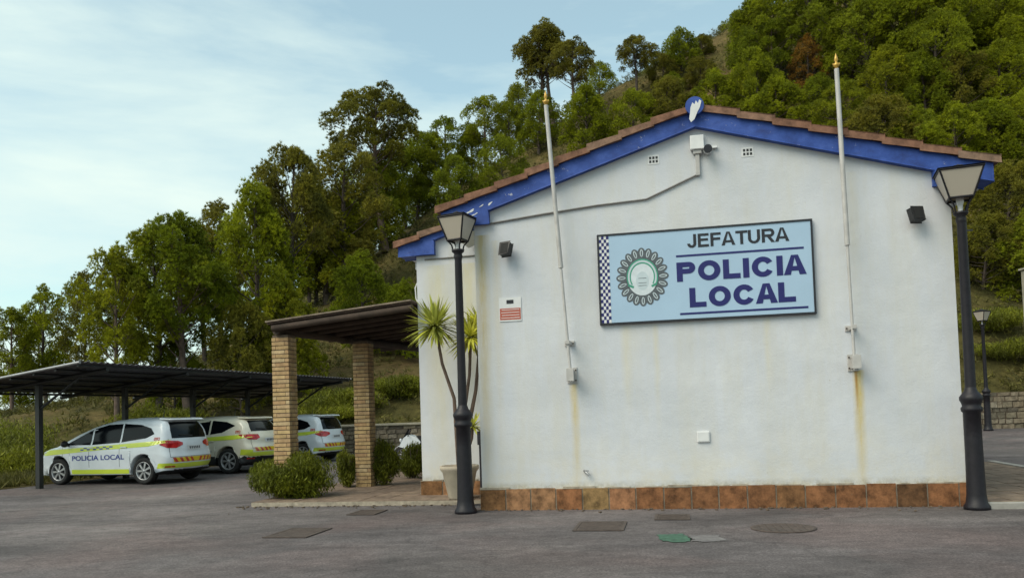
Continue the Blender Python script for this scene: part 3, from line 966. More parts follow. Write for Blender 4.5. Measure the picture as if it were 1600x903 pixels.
# ------------------------------------------------------------ lamp posts
def lamp_post(label, loc, Hl, rz, s=1.0, lean=0.0, ln=1.0, leg=.14, gl=.35):
    t = empty('lamp_post', loc, 0, label, 'street lamp', 'black cast iron lamp posts')
    t.rotation_euler = (0, lean, rz)
    h1 = 1.42
    m = MB()
    m.lathe([(0, 0), (.17 * s, 0), (.17 * s, .05), (.14 * s, .09), (.125 * s, .2), (.118 * s, .5 * s), (.112 * s, 1.0 * s), (.112 * s, h1 - .12), (.135 * s, h1 - .10), (.14 * s, h1 - .06), (.118 * s, h1 - .03), (.13 * s, h1 + .01), (.15 * s, h1 + .05),
             (.15 * s, h1 + .09), (.12 * s, h1 + .13), (.085 * s, h1 + .17), (.07 * s, h1 + .22)], 24)
    m.build('pedestal', M['black'], t)
    m = MB()
    m.lathe([(.07 * s, h1 + .18), (.066 * s, h1 + .6), (.056 * s, Hl - .16), (.062 * s, Hl - .14), (.07 * s, Hl - .1), (.06 * s, Hl - .06), (.095 * s, Hl - .03), (.1 * s, Hl), (0, Hl)], 20)
    m.build('shaft', M['black'], t)
    # lantern
    z0, z1, z2 = Hl, Hl + leg, Hl + leg + gl
    a0, a1, a2 = .07 * ln, .118 * ln, .215 * ln
    m = MB()
    for sx_ in (-1, 1):
        for sy in (-1, 1):
            m.tube([(sx_ * a1, sy * a1, z1), (sx_ * a2, sy * a2, z2)], .014 * s, 6)
            m.tube([(sx_ * a0 * .8, sy * a0 * .8, z0 - .01), (sx_ * a0 * 1.0, sy * a0 * 1.0, (z0 + z1) / 2), (sx_ * a1, sy * a1, z1)], .012 * s, 6)
    for a, z in ((a1, z1), (a2, z2)):
        c4 = [(-a, -a), (a, -a), (a, a), (-a, a)]
        for k in range(4):
            p, q = c4[k], c4[(k + 1) % 4]
            m.tube([(p[0], p[1], z), (q[0], q[1], z)], .017 * s, 6)
    lan = m.build('lantern_frame', M['black'], t)
    m = MB()
    a, zt = a2 * 1.10, z2 + .02
    m.add([(-a, -a, zt), (a, -a, zt), (a, a, zt), (-a, a, zt), (-a * .35, -a * .35, zt + .05 * s), (a * .35, -a * .35, zt + .05 * s), (a * .35, a * .35, zt + .05 * s), (-a * .35, a * .35, zt + .05 * s)],
          [(0, 3, 2, 1), (0, 1, 5, 4), (1, 2, 6, 5), (2, 3, 7, 6), (3, 0, 4, 7), (4, 5, 6, 7)])
    m.lathe([(a * .3, zt + .05 * s), (a * .25, zt + .07 * s), (.02, zt + .08 * s), (.0, zt + .1 * s)], 12)
    m.build('lantern_roof', M['black'], lan)
    for k in range(4):
        Rm = Matrix.Rotation(k * PI / 2, 4, 'Z')
        i = .006
        m = MB()
        P = [(-a1 + .01, -a1 - 0, z1 + .01), (a1 - .01, -a1, z1 + .01), (a2 - .015, -a2, z2 - .012), (-a2 + .015, -a2, z2 - .012)]
        m.add([Rm @ Vector(p) for p in P] + [Rm @ (Vector(p) + Vector((0, .006, 0))) for p in P], [(0, 1, 2, 3), (7, 6, 5, 4), (0, 4, 5, 1), (1, 5, 6, 2), (2, 6, 7, 3), (3, 7, 4, 0)])
        m.build('glass_pane', M['pane'], lan)
    m = MB(); m.lathe([(.03 * s, z0), (.035 * s, z0 + .1 * s), (.05 * s, z0 + .14 * s), (.05 * s, z0 + .3 * s), (0.0, z0 + .36 * s)], 14)
    m.build('bulb', M['white'], lan)
    return t


n = N('frosted_pane', 0.35); n.color((0.62, 0.55, 0.46))
n.b.inputs['Transmission Weight'].default_value = 0.35
M['pane'] = n.m
pL = ground_at(728, 801); pR = ground_at(1527, 795)
def lamp_top_h(px, py, p):
    r = ray(px, py); t_ = p.y / r.y
    return (CAM + r * t_).z - p.z
lamp_post('black lamp post with square lantern at the left corner of the gable wall', (pL.x, pL.y, 0), lamp_top_h(713, 390, pL), -0.42, 1.0)
lamp_post('black lamp post with square lantern at the right corner of the gable wall', (pR.x, pR.y, 0), lamp_top_h(1500, 331, pR), -0.36, .96, 0.0, 1.22, .18, .37)
pF = at(1545, 682, 30.5); pF.z = gz(pF.x, pF.y)
lamp_post('distant black lamp post across the road by the stone wall', pF, 4.05, 0.5, 1.0)

# ------------------------------------------------------------ pergola
colbase = []
def brick_column(u, v, w_, H_, seed):
    rnd = random.Random(seed)
    m = MB().mat(M['mortar']); h = w_ / 2
    m.box((u - h + .012, v - h + .012, 0), (u + h - .012, v + h - .012, H_))
    m.mat(M['brick'])
    z = 0.0; k = 0; ch = 0.078
    while z + ch < H_:
        j = 0.008 * rnd.random()
        def piece(a0, b0, a1, b1): m.box((a0, b0, z + .004), (a1, b1, z + ch - .012))
        s = .006 * rnd.uniform(-1, 1)
        a, b = (u - h + s, u + h + s)
        c0, c1 = v - h - s, v + h - s
        md = u + (0.09 if k % 2 else -0.09)
        t_ = 0.09
        piece(a, c0, md - .004, c0 + t_); piece(md + .004, c0, b, c0 + t_)
        piece(a, c1 - t_, md - .004, c1); piece(md + .004, c1 - t_, b, c1)
        mv = v + (0.06 if k % 2 else -0.06)
        piece(a, c0 + t_ + .008, a + t_, mv); piece(a, mv + .008, a + t_, c1 - t_ - .008)
        piece(b - t_, c0 + t_ + .008, b, mv); piece(b - t_, mv + .008, b, c1 - t_ - .008)
        z += ch; k += 1
    return m


pg = empty('pergola', B(UL - 1.2, 3, 0), -TH, 'brick pillared pergola with dark timber roof leaning on the building wing', 'pergola')
def pgp(o):
    o.matrix_world = BM
    o.parent = pg; o.matrix_parent_inverse = Matrix.LocRotScale(pg.location, pg.rotation_euler, (1, 1, 1)).inverted()
    return o
c1 = ground_at(446, 782); c2 = ground_at(570, 764)
cu1, cv1 = uv_of(c1); cu2, cv2 = uv_of(c2)
print('cols', cu1, cv1, cu2, cv2, 'UL', UL, zl, 'poles', pL, pR)
zt1 = at(446, 522, c1.y).z; zt2 = at(570, 545, c2.y).z
print('coltops', zt1, zt2)
CT = 3.08
for (a, b, sd_) in ((cu1, cv1, 1), (cu2, cv2, 2)):
    pgp(brick_column(a + .04, b, 0.33, CT, sd_).build('column'))
vn = cv1 - 0.28
vfar = cv2 + 3.5
# height of the roof at the wall
zw = at(653, 468, B(UL, vn).y).z
uo = cu1 - 0.04
print('pergola wall z', zw, 'vn', vn)
def rz_(u): return CT + 0.16 + (zw - 0.1 - CT - 0.16) * (u - cu1) / (UL - cu1)
m = MB(); m.tube([(cu1 - .0, vn + .05, CT + .08), (cu2 + .3, vfar, CT + .08)], 0.085, 10); pgp(m.build('beam', M['wood']))
m = MB(); m.box((UL - 0.1, SET + 0.05, zw - 0.34), (UL - 0.002, vfar, zw - 0.2)); pgp(m.build('beam', M['wood']))
k = 0; v = vn
rnd = random.Random(4)
while v < vfar:
    m = MB(); j = rnd.uniform(-.02, .02)
    ur = UL if v > SET else UL + 0.0
    m.tube([(uo, v, rz_(uo) + j - .03), (ur - .005, v + j, rz_(ur) + j - .03)], 0.06 if k else 0.065, 9)
    pgp(m.build('rafter', M['wood']))
    v += 0.62; k += 1
m = MB().mat(M['cane'])
v = vn - 0.06
while v < vfar:
    wd = rnd.uniform(.1, .16)
    j = rnd.uniform(-.008, .008)
    m.prism([(uo - .08, rz_(uo - .08) + .04 + j), (UL - .004, rz_(UL) + .04 + j), (UL - .004, rz_(UL) + .065 + j), (uo - .08, rz_(uo - .08) + .065 + j)], v, v + wd - .008)
    v += wd
m2 = pgp(m.build('roof_boards'))
m = MB(); m.prism([(uo - .1, rz_(uo - .1) + .07), (UL - .004, rz_(UL) + .07), (UL - .004, rz_(UL) + .098), (uo - .1, rz_(uo - .1) + .098)], vn - .09, vfar)
pgp(m.build('roof_edge', M['woodlight']))

# ------------------------------------------------------------ carport
E_ = Vector((.3, .954, 0)).normalized(); H_ = Vector((-.954, .3, 0)).normalized()
P1 = ground_at(62, 763)
print('P1', P1)
P1 = Vector((P1.x, P1.y, 0))
cp = empty('carport', P1, 0, 'long dark metal carport with corrugated roof over the parked patrol cars', 'carport')
def CPt(e, h, z): return E_ * e + H_ * h + Vector((0, 0, z))
corner = at(130, 573, 18.5)
ZR, ZN = 2.98, 2.50
hr, hn_ = -2.15, 2.3
e0, e1 = -0.85, 11.6
def cz(h): return ZN + (ZR - ZN) * (hn_ - h) / (hn_ - hr)
# corrugated sheets
ncor = 260
V_ = []; F_ = []
for i in range(ncor + 1):
    e = e0 + (e1 - e0) * i / ncor
    dz = 0.022 * math.sin(i * PI / 2.0)
    V_ += [CPt(e, hr, ZR + dz), CPt(e, hn_, ZN + dz)]
for i in range(ncor): F_.append((2 * i, 2 * i + 1, 2 * i + 3, 2 * i + 2))
m = MB(); m.add(V_, F_, True); o = m.build('roof_sheet', M['sheet'], cp)
sol = o.modifiers.new('s', 'SOLIDIFY'); sol.thickness = 0.006; sol.offset = 1
for h in (hr + .1, hr + .75, hr + 1.4, hr + 2.1, hr + 2.9, hr + 3.6, hn_ - .1):
    a, b = CPt(e0 + .03, h, cz(h) - .075), CPt(e1 - .03, h, cz(h) - .075)
    m = MB(); m.tube([a, b], .035, 6); m.build('purlin', M['darkmetal'], cp)
for s_ in (e0, e1): 
    m = MB(); m.tube([CPt(s_, hr, ZR - .02), CPt(s_, hn_, ZN - .02)], .035, 6); m.build('edge_trim', M['steel'], cp)
for k in range(5):
    e = k * 2.75
    p = P1 + E_ * e
    m = MB(); g0 = gz(p.x, p.y)
    Mx = Matrix.Translation(CPt(e, 0, 0)) @ Matrix.Rotation(math.atan2(E_.y, E_.x), 4, 'Z')
    m.box((-.06, -.06, g0 - .02), (.06, .06, cz(0) - .2), Mx)
    m.build('post', M['darkmetal'], cp)
    m = MB()
    m.tube([CPt(e, hr + .05, cz(hr) - .15), CPt(e, hn_ - .05, cz(hn_) - .15)], .055, 6)
    m.tube([CPt(e, 0, cz(0) - .8), CPt(e, -1.3, cz(-1.3) - .18)], .03, 6)
    m.build('bracket_beam', M['darkmetal'], cp)

# ------------------------------------------------------------ cars
def cpaint(name, c):
    n = N(name, 0.3, 0.0, 0.5); n.b.inputs['Coat Weight'].default_value = 0.6; n.b.inputs['Coat Roughness'].default_value = 0.08
    d = n.ramp(n.noise(2.5, 5), [(0.35, 0.9), (0.65, 1.0)])
    n.color(n.mix(1.0, c, d, 'MULTIPLY'))
    return n.m


M['carwhite'] = cpaint('car_white', (0.72, 0.76, 0.8))
M['carcream'] = cpaint('car_cream', (0.74, 0.69, 0.56))
M['lime'] = cpaint('lime_vinyl', (0.62, 0.72, 0.06))
M['carblue'] = cpaint('blue_vinyl', (0.03, 0.05, 0.28))
M['yellow'] = cpaint('yellow_vinyl', (0.75, 0.52, 0.02))
M['red'] = cpaint('red_vinyl', (0.5, 0.05, 0.025))
n = N('car_glass', 0.1, 0.0, 0.22); n.color((0.004, 0.005, 0.007)); M['glass'] = n.m
n = N('tail_lens', 0.12, 0.0, 0.6); n.color(n.ramp(n.noise(9, 2), [(0.4, (0.3, 0.008, 0.01)), (0.6, (0.55, 0.03, 0.03))])); M['tail'] = n.m
n = N('lamp_lens', 0.1, 0.0, 0.6); n.color((0.6, 0.62, 0.65)); M['headlens'] = n.m


def catmull(P, n=6):
    out = []
    for i in range(len(P) - 1):
        p0 = P[max(i - 1, 0)]; p1 = P[i]; p2 = P[i + 1]; p3 = P[min(i + 2, len(P) - 1)]
        for k in range(n):
            t = k / n
            out.append(tuple(0.5 * ((2 * p1[j]) + (-p0[j] + p2[j]) * t + (2 * p0[j] - 5 * p1[j] + 4 * p2[j] - p3[j]) * t * t + (-p0[j] + 3 * p1[j] - 3 * p2[j] + p3[j]) * t ** 3) for j in (0, 1)))
    out.append(P[-1]); return out


def car_body(spec):
    top = catmull(spec['top'], 7)
    wr = spec['arch']
    def arc(cx):
        return [(cx + wr * math.cos(a), .33 + wr * math.sin(a)) for a in np.linspace(-.3, PI + .3, 21)]
    fa, ra = arc(spec['fx']), arc(spec['rx'])
    bottom = [(spec['top'][-1][0] - .1, .23)] + fa + [(x, .21) for x in np.linspace(fa[-1][0] - .05, ra[0][0] + .05, 12)] + ra + [(spec['top'][0][0] + .12, .27)]
    out = top + bottom
    nt_ = len(top)
    ss = [0, .012, .03, .06, .1, .16, .24, .34, .46, .6, .8, 1.0]
    W0 = spec['W']
    def E(d, r, p=2.3):
        t = min(1.0, d / r)
        return (1 - (1 - t) ** p) ** (1 / p)
    def width(x, z):
        zb = spec['belt']
        if z < zb: wz = 1.0 - .03 * max(0, (.45 - z) / .25) ** 2 - .012 * abs(z - .7) / .3
        else: wz = 0.988 - .035 * min(1, (z - zb) / .05) - (spec['tumble']) * ((z - zb) / (spec['H'] - zb)) ** 1.25
        xx = abs(x - .0) / 2.2
        pl = 1 - .05 * xx ** 2 - .05 * xx ** 6
        return W0 * wz * pl
    V_ = []; n_ = len(out)
    for side in (1, -1):
        for i, (px, pz) in enumerate(out):
            cx, cz_ = max(-1.45, min(1.35, px)), spec.get('cz', .82)
            istop = i < nt_
            L = math.hypot(cx - px, cz_ - pz)
            if istop:
                endf = 1.0 if (pz < 1.1) else 0.0
                k = max(0, min(1, (pz - .95) / .4))
                r = .34 * (1 - k) + .15 * k
                if px > .7 and pz > .8: r = .14 + .1 * max(0, (px - 1.6))
            else: r = .03
            for s in ss:
                x, z = px + (cx - px) * s, pz + (cz_ - pz) * s
                V_.append((x, side * width(x, z) * E(s * L, r), z))
    ns = len(ss); F_ = []; mi = []
    for sd_, off in ((1, 0), (-1, n_ * ns)):
        for i in range(n_):
            j = (i + 1) % n_
            for k in range(ns - 1):
                q = (off + i * ns + k, off + j * ns + k, off + j * ns + k + 1, off + i * ns + k + 1)
                F_.append(q if sd_ < 0 else q[::-1])
                zc_ = (V_[q[0]][2] + V_[q[2]][2]) / 2; 
                lower = spec['clad'](V_[q[0]][0], zc_) or (i >= nt_ - 1 and k <= 1)
                mi.append(1 if lower else 0)
    me = bpy.data.meshes.new('body'); me.from_pydata(V_, [], F_)
    me.materials.append(spec['paint']); me.materials.append(M['blackplastic'])
    me.polygons.foreach_set('material_index', mi)
    bm = bmesh.new(); bm.from_mesh(me); bmesh.ops.remove_doubles(bm, verts=bm.verts, dist=.0008)
    bmesh.ops.recalc_face_normals(bm, faces=bm.faces)
    for f in bm.faces: f.smooth = True
    bm.to_mesh(me); 
    bvh = BVHTree.FromBMesh(bm); bm.free()
    return me, bvh


def decal(bvh, poly, frame, offs, cell=.08, faces=None, verts2=None):
    """drape a flat outline onto the body; frame maps (a,b) to a start point and a direction"""
    bm = bmesh.new()
    if poly is not None:
        vs = [bm.verts.new((a, b, 0)) for a, b in poly]; bm.faces.new(vs)
        lo = [min(p[i] for p in poly) for i in (0, 1)]; hi = [max(p[i] for p in poly) for i in (0, 1)]
        for ax in (0, 1):
            x = lo[ax] + cell
            while x < hi[ax]:
                co = [0, 0, 0]; no = [0, 0, 0]; co[ax] = x; no[ax] = 1
                bmesh.ops.bisect_plane(bm, geom=bm.verts[:] + bm.edges[:] + bm.faces[:], plane_co=co, plane_no=no)
                x += cell
        bmesh.ops.triangulate(bm, faces=bm.faces)
    else:
        vs = [bm.verts.new((p[0], p[1], 0)) for p in verts2]
        for f in faces:
            try: bm.faces.new([vs[i] for i in f])
            except Exception: pass
    dead = []
    for v in bm.verts:
        o, d = frame(v.co.x, v.co.y)
        h = bvh.ray_cast(o, d)
        if h[0] is None: dead.append(v); continue
        nn = h[1]
        if nn.dot(d) > 0: nn = -nn
        v.co = h[0] + nn * offs
    bmesh.ops.delete(bm, geom=dead, context='VERTS')
    me = bpy.data.meshes.new('decal'); bm.to_mesh(me); bm.free()
    for p in me.polygons: p.use_smooth = True
    return me


def side_frame(s): return lambda a, b: (Vector((a, s * 2, b)), Vector((0, -s, 0)))
def rear_frame(a, b): return (Vector((-4, a, b)), Vector((1, 0, 0)))
def front_frame(a, b): return (Vector((4, a, b)), Vector((-1, 0, 0)))
def corner_frame(s, ang=40, rear=True):
    c_, s__ = math.cos(math.radians(ang)), math.sin(math.radians(ang))
    d = Vector(((c_ if rear else -c_), -s * s__, 0))
    t_ = Vector((s__ * (1 if rear else -1), s * c_, 0))   # runs forward along the flank
    o0 = Vector(((-2.1 if rear else 2.05), s * .72, 0))
    return lambda a, b: (o0 + t_ * a - d * 2.2 + Vector((0, 0, b)), d)


def wheel_parts(parent, x, y, r, wd, sgn):
    w = empty('wheel', (x, y, r)); w.parent = parent
    bpy.data.objects.remove(w)
    Mx = Matrix.Translation((x, y, r)) @ Matrix.Rotation(-sgn * PI / 2, 4, 'X')
    m = MB()
    h = wd / 2
    m.lathe([(r * .68, -h), (r * .9, -h), (r * .985, -h * .8), (r, -h * .4), (r, h * .4), (r * .985, h * .8), (r * .9, h), (r * .68, h * .9), (r * .66, 0)], 32, Mx)
    ty = m.build('wheel', M['rubber'], parent)
    m = MB().mat(M['blackplastic'])
    m.lathe([(0, h * .35), (r * .67, h * .35)], 28, Mx)
    m.mat(M['rim'])
    m.lathe([(r * .69, h * .92), (r * .66, h * .98), (r * .62, h * .8), (r * .6, h * .4)], 32, Mx)
    m.lathe([(0, h * .9), (r * .13, h * .88), (r * .15, h * .6)], 14, Mx)
    for k in range(7):
        a = 2 * PI * k / 7
        Rk = Mx @ Matrix.Rotation(a, 4, 'Z')
        m.prism([(r * .1, -r * .055), (r * .63, -r * .10), (r * .63, r * .10), (r * .1, r * .055)], 0, 0, 'z') if False else None
        P = [(r * .1, -r * .05, h * .84), (r * .64, -r * .085, h * .78), (r * .64, r * .085, h * .78), (r * .1, r * .05, h * .84)]
        Q = [(a_, b_, c__ - .03) for a_, b_, c__ in P]
        m.add([Rk @ Vector(p) for p in P + Q], [(0, 1, 2, 3), (7, 6, 5, 4), (0, 4, 5, 1), (1, 5, 6, 2), (2, 6, 7, 3), (3, 7, 4, 0)])
    m.build('rim', None, ty)
    return ty


def make_car(name, spec, label):
    t = empty(name, (0, 0, 0), 0, label, 'car', 'patrol cars parked under the carport')
    me, bvh = car_body(spec)
    body = bpy.data.objects.new('body', me); col.objects.link(body); body.parent = t
    def dec(nm, poly, frame, offs, mat, parent=t, cell=.08, **k):
        me_ = decal(bvh, poly, frame, offs, cell, **k); me_.materials.append(mat)
        o = bpy.data.objects.new(nm, me_); col.objects.link(o); o.parent = parent
        return o
    for s in (1, -1):
        sf = side_frame(s)
        for poly in spec['windows']: dec('window', poly, sf, .004, M['glass'])
        for poly in spec['stripes']: dec('stripe', poly, sf, .007, M['lime'], body, .035)
        for poly in spec['seams']: dec('door_seam', poly, sf, .003, M['inkblack'], body, .2)
        # checks on the waist stripe
        for k in range(10):
            x0 = .55 - k * .1
            for r_ in (0, 1):
                if (k + r_) % 2 == 0:
                    zb = spec['chk'](x0) + r_ * .035
                    dec('check', [(x0, zb), (x0 - .1, zb), (x0 - .1, zb + .035), (x0, zb + .035)], sf, .010, M['carblue'], body, .05)
        V_, F_ = text_mesh('POLICIA LOCAL', .125, 1.62, bold=.02)
        x0 = .82 if s > 0 else -.8
        V2 = [(x0 - s * p[0], .60 + p[1] + .02 * (p[0] / 1.62)) for p in V_]
        dec('lettering', None, sf, .006, M['carblue'], body, faces=F_, verts2=V2)
        V_, F_ = text_mesh('092', .085, .17, bold=.03)
        x0 = spec['numx'] + (.09 if s > 0 else -.09)
        V2 = [(x0 - s * p[0], spec['numz'] + p[1]) for p in V_]
        dec('lettering', None, sf, .006, M['red'], body, faces=F_, verts2=V2)
        dec('tail_light', spec['tail'], corner_frame(s), .008, M['tail'], t, .05)
        dec('headlight', [(-.3, .66), (-.05, .62), (.25, .72), (.3, .8), (0, .78), (-.28, .72)], corner_frame(s, 35, False), .008, M['headlens'], t, .05)
        # door mirror
        m = MB(); mx = spec['mirror'][0]
        m.lathe([(0, -.05), (.06, -.045), (.085, 0), (.06, .045), (0, .05)], 12, Matrix.Translation((mx, s * (spec['W'] + .1), spec['mirror'][1])) @ Matrix.Rotation(PI / 2, 4, 'Y') @ Matrix.Diagonal((1.0, 1.4, 1, 1)))
        m.box((mx - .03, min(s * (spec['W'] - .1), s * (spec['W'] + .1)), spec['mirror'][1] - .06), (mx + .03, max(s * (spec['W'] - .1), s * (spec['W'] + .1)), spec['mirror'][1] - .03))
        m.build('mirror', spec['mirmat'], t)
        for hx in (.25, -.78):
            m = MB(); yy = s * (spec['W'] * .985)
            m.box((hx - .1, min(yy, yy + s * .03), .905), (hx + .08, max(yy, yy + s * .03), .93)); m.build('door_handle', spec['paint'], t, .006)
        wheel_parts(t, spec['fx'], s * (spec['W'] - .13), spec['wr'], .21, s)
        wheel_parts(t, spec['rx'], s * (spec['W'] - .13), spec['wr'], .21, s)
    dec('rear_window', spec['rearwin'], rear_frame, .004, M['glass'])
    dec('windscreen', spec['screen'], front_frame, .004, M['glass'])
    pz0 = spec['platez']
    pl_ = dec('number_plate', [(-.26, pz0), (.26, pz0), (.26, pz0 + .11), (-.26, pz0 + .11)], rear_frame, .012, M['white'], cell=.2)
    for k in range(6):
        x_ = -.2 + k * .068
        dec('plate_mark', [(x_, pz0 + .025), (x_ + .04, pz0 + .025), (x_ + .04, pz0 + .085), (x_, pz0 + .085)], rear_frame, .014, M['inkblack'], pl_, cell=.2)
    # reflective chevrons across the bumper
    c0, c1 = spec['chev']
    dec('chevron_band', [(-.68, c0), (.68, c0), (.68, c1), (-.68, c1)], rear_frame, .007, M['yellow'], body, .04)
    for k in range(4):
        for s in (1, -1):
            a = s * (.08 + k * .16); b = a + s * .075; sk = s * .07
            dec('chevron', [(a, c0 + .002), (b, c0 + .002), (b + sk, c1 - .002), (a + sk, c1 - .002)], rear_frame, .010, M['red'], body, .04)
    dec('stripe', [(-.8, c0 - .14), (.8, c0 - .14), (.8, c0 - .03), (-.8, c0 - .03)], rear_frame, .007, M['lime'], body, .04)
    hz_ = spec['platez']
    for poly in ([(-.74, .60), (.74, .60), (.74, .608), (-.74, .608)], [(-.745, .60), (-.737, .60), (-.70, 1.05), (-.708, 1.05)], [(.745, .60), (.737, .60), (.70, 1.05), (.708, 1.05)]):
        if poly[0][1] < spec['chev'][0] or True: dec('hatch_seam', [(a_, b_ + hz_ - .80 + .04) for a_, b_ in poly], rear_frame, .0045, M['inkblack'], body, cell=.05)
    dec('wiper', [(-.02, spec['rearwin'][0][1] + .02), (.4, spec['rearwin'][0][1] + .06), (.4, spec['rearwin'][0][1] + .085), (-.02, spec['rearwin'][0][1] + .06)], rear_frame, .02, M['rubber'], cell=.1)
    for s in (1, -1): dec('reflector', [(s * .62, .40), (s * .8, .40), (s * .8, .435), (s * .62, .435)][::s], rear_frame, .009, M['tail'], cell=.05)
    m = MB(); m.box((-.4, -.6, .2), (1.6, .6, .3)); m.box((-1.9, -.55, .22), (-.5, .55, .34)); m.build('underbody', M['rubber'], t)
    if spec.get('spoiler'):
        m = MB(); x, z = spec['spoiler']
        m.prism([(x - .1, z - .02), (x + .25, z + .0), (x + .25, z + .035), (x - .08, z + .01)], -.58, .58); m.build('spoiler', spec['paint'], t, .008)
    m = MB(); x, z = spec['ant']
    m.tube([(x, 0, z - .02), (x - .06, 0, z + .2)], [.012, .005], 6); m.build('aerial', M['blackplastic'], t)
    if spec.get('bar'):
        m = MB(); m.box((-.2, -.5, spec['H'] + .03), (.05, .5, spec['H'] + .09)); m.box((-.12, -.35, spec['H'] - .02), (-.03, -.3, spec['H'] + .03)); m.box((-.12, .3, spec['H'] - .02), (-.03, .35, spec['H'] + .03))
        m.build('roof_bar', M['blackplastic'], t, .015)
    return t


mpv = dict(H=1.63, W=.91, belt=.97, tumble=.20, wr=.325, arch=.385, fx=1.30, rx=-1.35, paint=M['carwhite'], mirmat=M['blackplastic'],
           top=[(-2.08, .27), (-2.17, .40), (-2.2, .58), (-2.16, .76), (-2.13, .92), (-2.08, 1.08), (-1.98, 1.30), (-1.86, 1.50), (-1.72, 1.585), (-1.3, 1.62), (-.8, 1.63), (-.3, 1.61), (.15, 1.53),
                (.6, 1.38), (1.05, 1.18), (1.38, 1.03), (1.68, .93), (1.93, .81), (2.09, .66), (2.14, .5), (2.08, .32)],
           windows=[[(1.08, .995), (.25, .99), (.25, 1.36), (.45, 1.28), (.78, 1.13)], [(.20, .99), (-.64, 1.03), (-.64, 1.49), (-.2, 1.475), (.20, 1.385)], [(-.69, 1.035), (-1.4, 1.12), (-1.62, 1.22), (-1.5, 1.36), (-1.2, 1.45), (-.69, 1.49)]],
           stripes=[[(1.98, .78), (1.72, .74), (0, .855), (-1.5, .92), (-1.98, 1.0), (-1.98, 1.06), (-1.4, 1.03), (0, .955), (1.6, .88), (1.9, .86)],
                    [(.85, .27), (-.93, .27), (-.93, .38), (.85, .38)], [(-1.74, .38), (-2.06, .38), (-2.06, .5), (-1.78, .5)], [(2.0, .5), (1.86, .5), (1.8, .7), (1.98, .74)]],
           seams=[[(.285, .3), (.295, .3), (.295, .97), (.285, .97)], [(-.645, .3), (-.655, .3), (-.655, 1.0), (-.645, 1.0)], [(1.14, .72), (1.15, .72), (1.15, 1.0), (1.14, 1.0)]],
           chk=lambda x: .87 - .03 * x, numx=-1.72, numz=1.05, tail=[(-.27, .93), (-.1, .86), (.12, .87), (.28, .95), (.3, 1.02), (.1, 1.05), (-.15, 1.03), (-.27, .99)],
           mirror=(.95, 1.03), rearwin=[(-.62, 1.1), (.62, 1.1), (.6, 1.3), (.53, 1.5), (-.53, 1.5), (-.6, 1.3)], screen=[(-.68, 1.14), (.68, 1.14), (.55, 1.52), (-.55, 1.52)],
           platez=.80, chev=(.52, .63), spoiler=(-1.85, 1.57), ant=(-1.2, 1.63), bar=False, clad=lambda x, z: z < .34 and (x < -1.7 or z < .25))
suv = dict(mpv)
suv.update(H=1.62, W=.92, belt=1.0, tumble=.22, wr=.355, arch=.42, fx=1.3, rx=-1.33, paint=M['carcream'],
           top=[(-2.05, .33), (-2.17, .48), (-2.2, .66), (-2.13, .84), (-2.1, .98), (-2.02, 1.12), (-1.88, 1.32), (-1.72, 1.5), (-1.5, 1.575), (-1.1, 1.61), (-.6, 1.625), (-.1, 1.615), (.3, 1.56),
                (.7, 1.4), (1.05, 1.2), (1.25, 1.12), (1.7, 1.06), (2.0, .95), (2.13, .78), (2.15, .55), (2.08, .36)],
           windows=[[(.98, 1.09), (.25, 1.04), (.25, 1.46), (.45, 1.41), (.7, 1.27)], [(.19, 1.04), (-.66, 1.1), (-.66, 1.5), (-.1, 1.53), (.19, 1.48)], [(-.72, 1.105), (-1.1, 1.15), (-1.5, 1.34), (-1.2, 1.45), (-.72, 1.5)]],
           stripes=[[(1.98, .84), (1.72, .82), (0, .9), (-1.5, .95), (-1.98, 1.0), (-1.98, 1.09), (-1.4, 1.07), (0, 1.0), (1.6, .93), (1.9, .92)], [(-1.72, .52), (-2.05, .5), (-2.05, .66), (-1.75, .68)]],
           chk=lambda x: .92 - .03 * x, numx=-1.62, numz=1.12, tail=[(-.2, .99), (-.08, .93), (.15, .95), (.36, 1.05), (.38, 1.09), (.1, 1.09), (-.15, 1.08)],
           rearwin=[(-.62, 1.17), (.62, 1.17), (.6, 1.3), (.52, 1.47), (-.52, 1.47), (-.6, 1.3)], chev=(.62, .72), spoiler=(-1.7, 1.55), ant=(-.9, 1.62), bar=False,
           platez=.86, clad=lambda x, z: z < .46)


def place_car(t, px, py, rl, hx, hy):
    """put the rear left wheel's contact at a photo position; rl = its local x,y"""
    p = ground_at(px, py)
    a = math.atan2(hy, hx)
    R2 = Matrix.Rotation(a, 4, 'Z')
    loc = p - (R2 @ Vector((rl[0], rl[1], 0)))
    loc.z = gz(loc.x, loc.y)
    t.location = loc; t.rotation_euler = (0, 0, a)
    print('car', t.name, loc, 'wheel', p)


def copy_tree(o, parent=None):
    c = o.copy(); col.objects.link(c); c.parent = parent
    for ch in o.children: copy_tree(ch, c)
    return c


car1 = make_car('patrol_car', mpv, 'white patrol people carrier nearest the camera, whole left side showing its lettering')
car3 = copy_tree(car1); car3['label'] = 'white patrol car farthest along the carport, its tail between the two brick pillars'
car2 = make_car('patrol_car', suv, 'cream patrol off-roader with black wheel arches, parked between the two white ones')
place_car(car1, 224, 757, (-1.35, .88), -.955, .30)
place_car(car2, 357, 740, (-1.33, .88), -.955, .30)
place_car(car3, 473, 723, (-1.35, .88), -.955, .30)

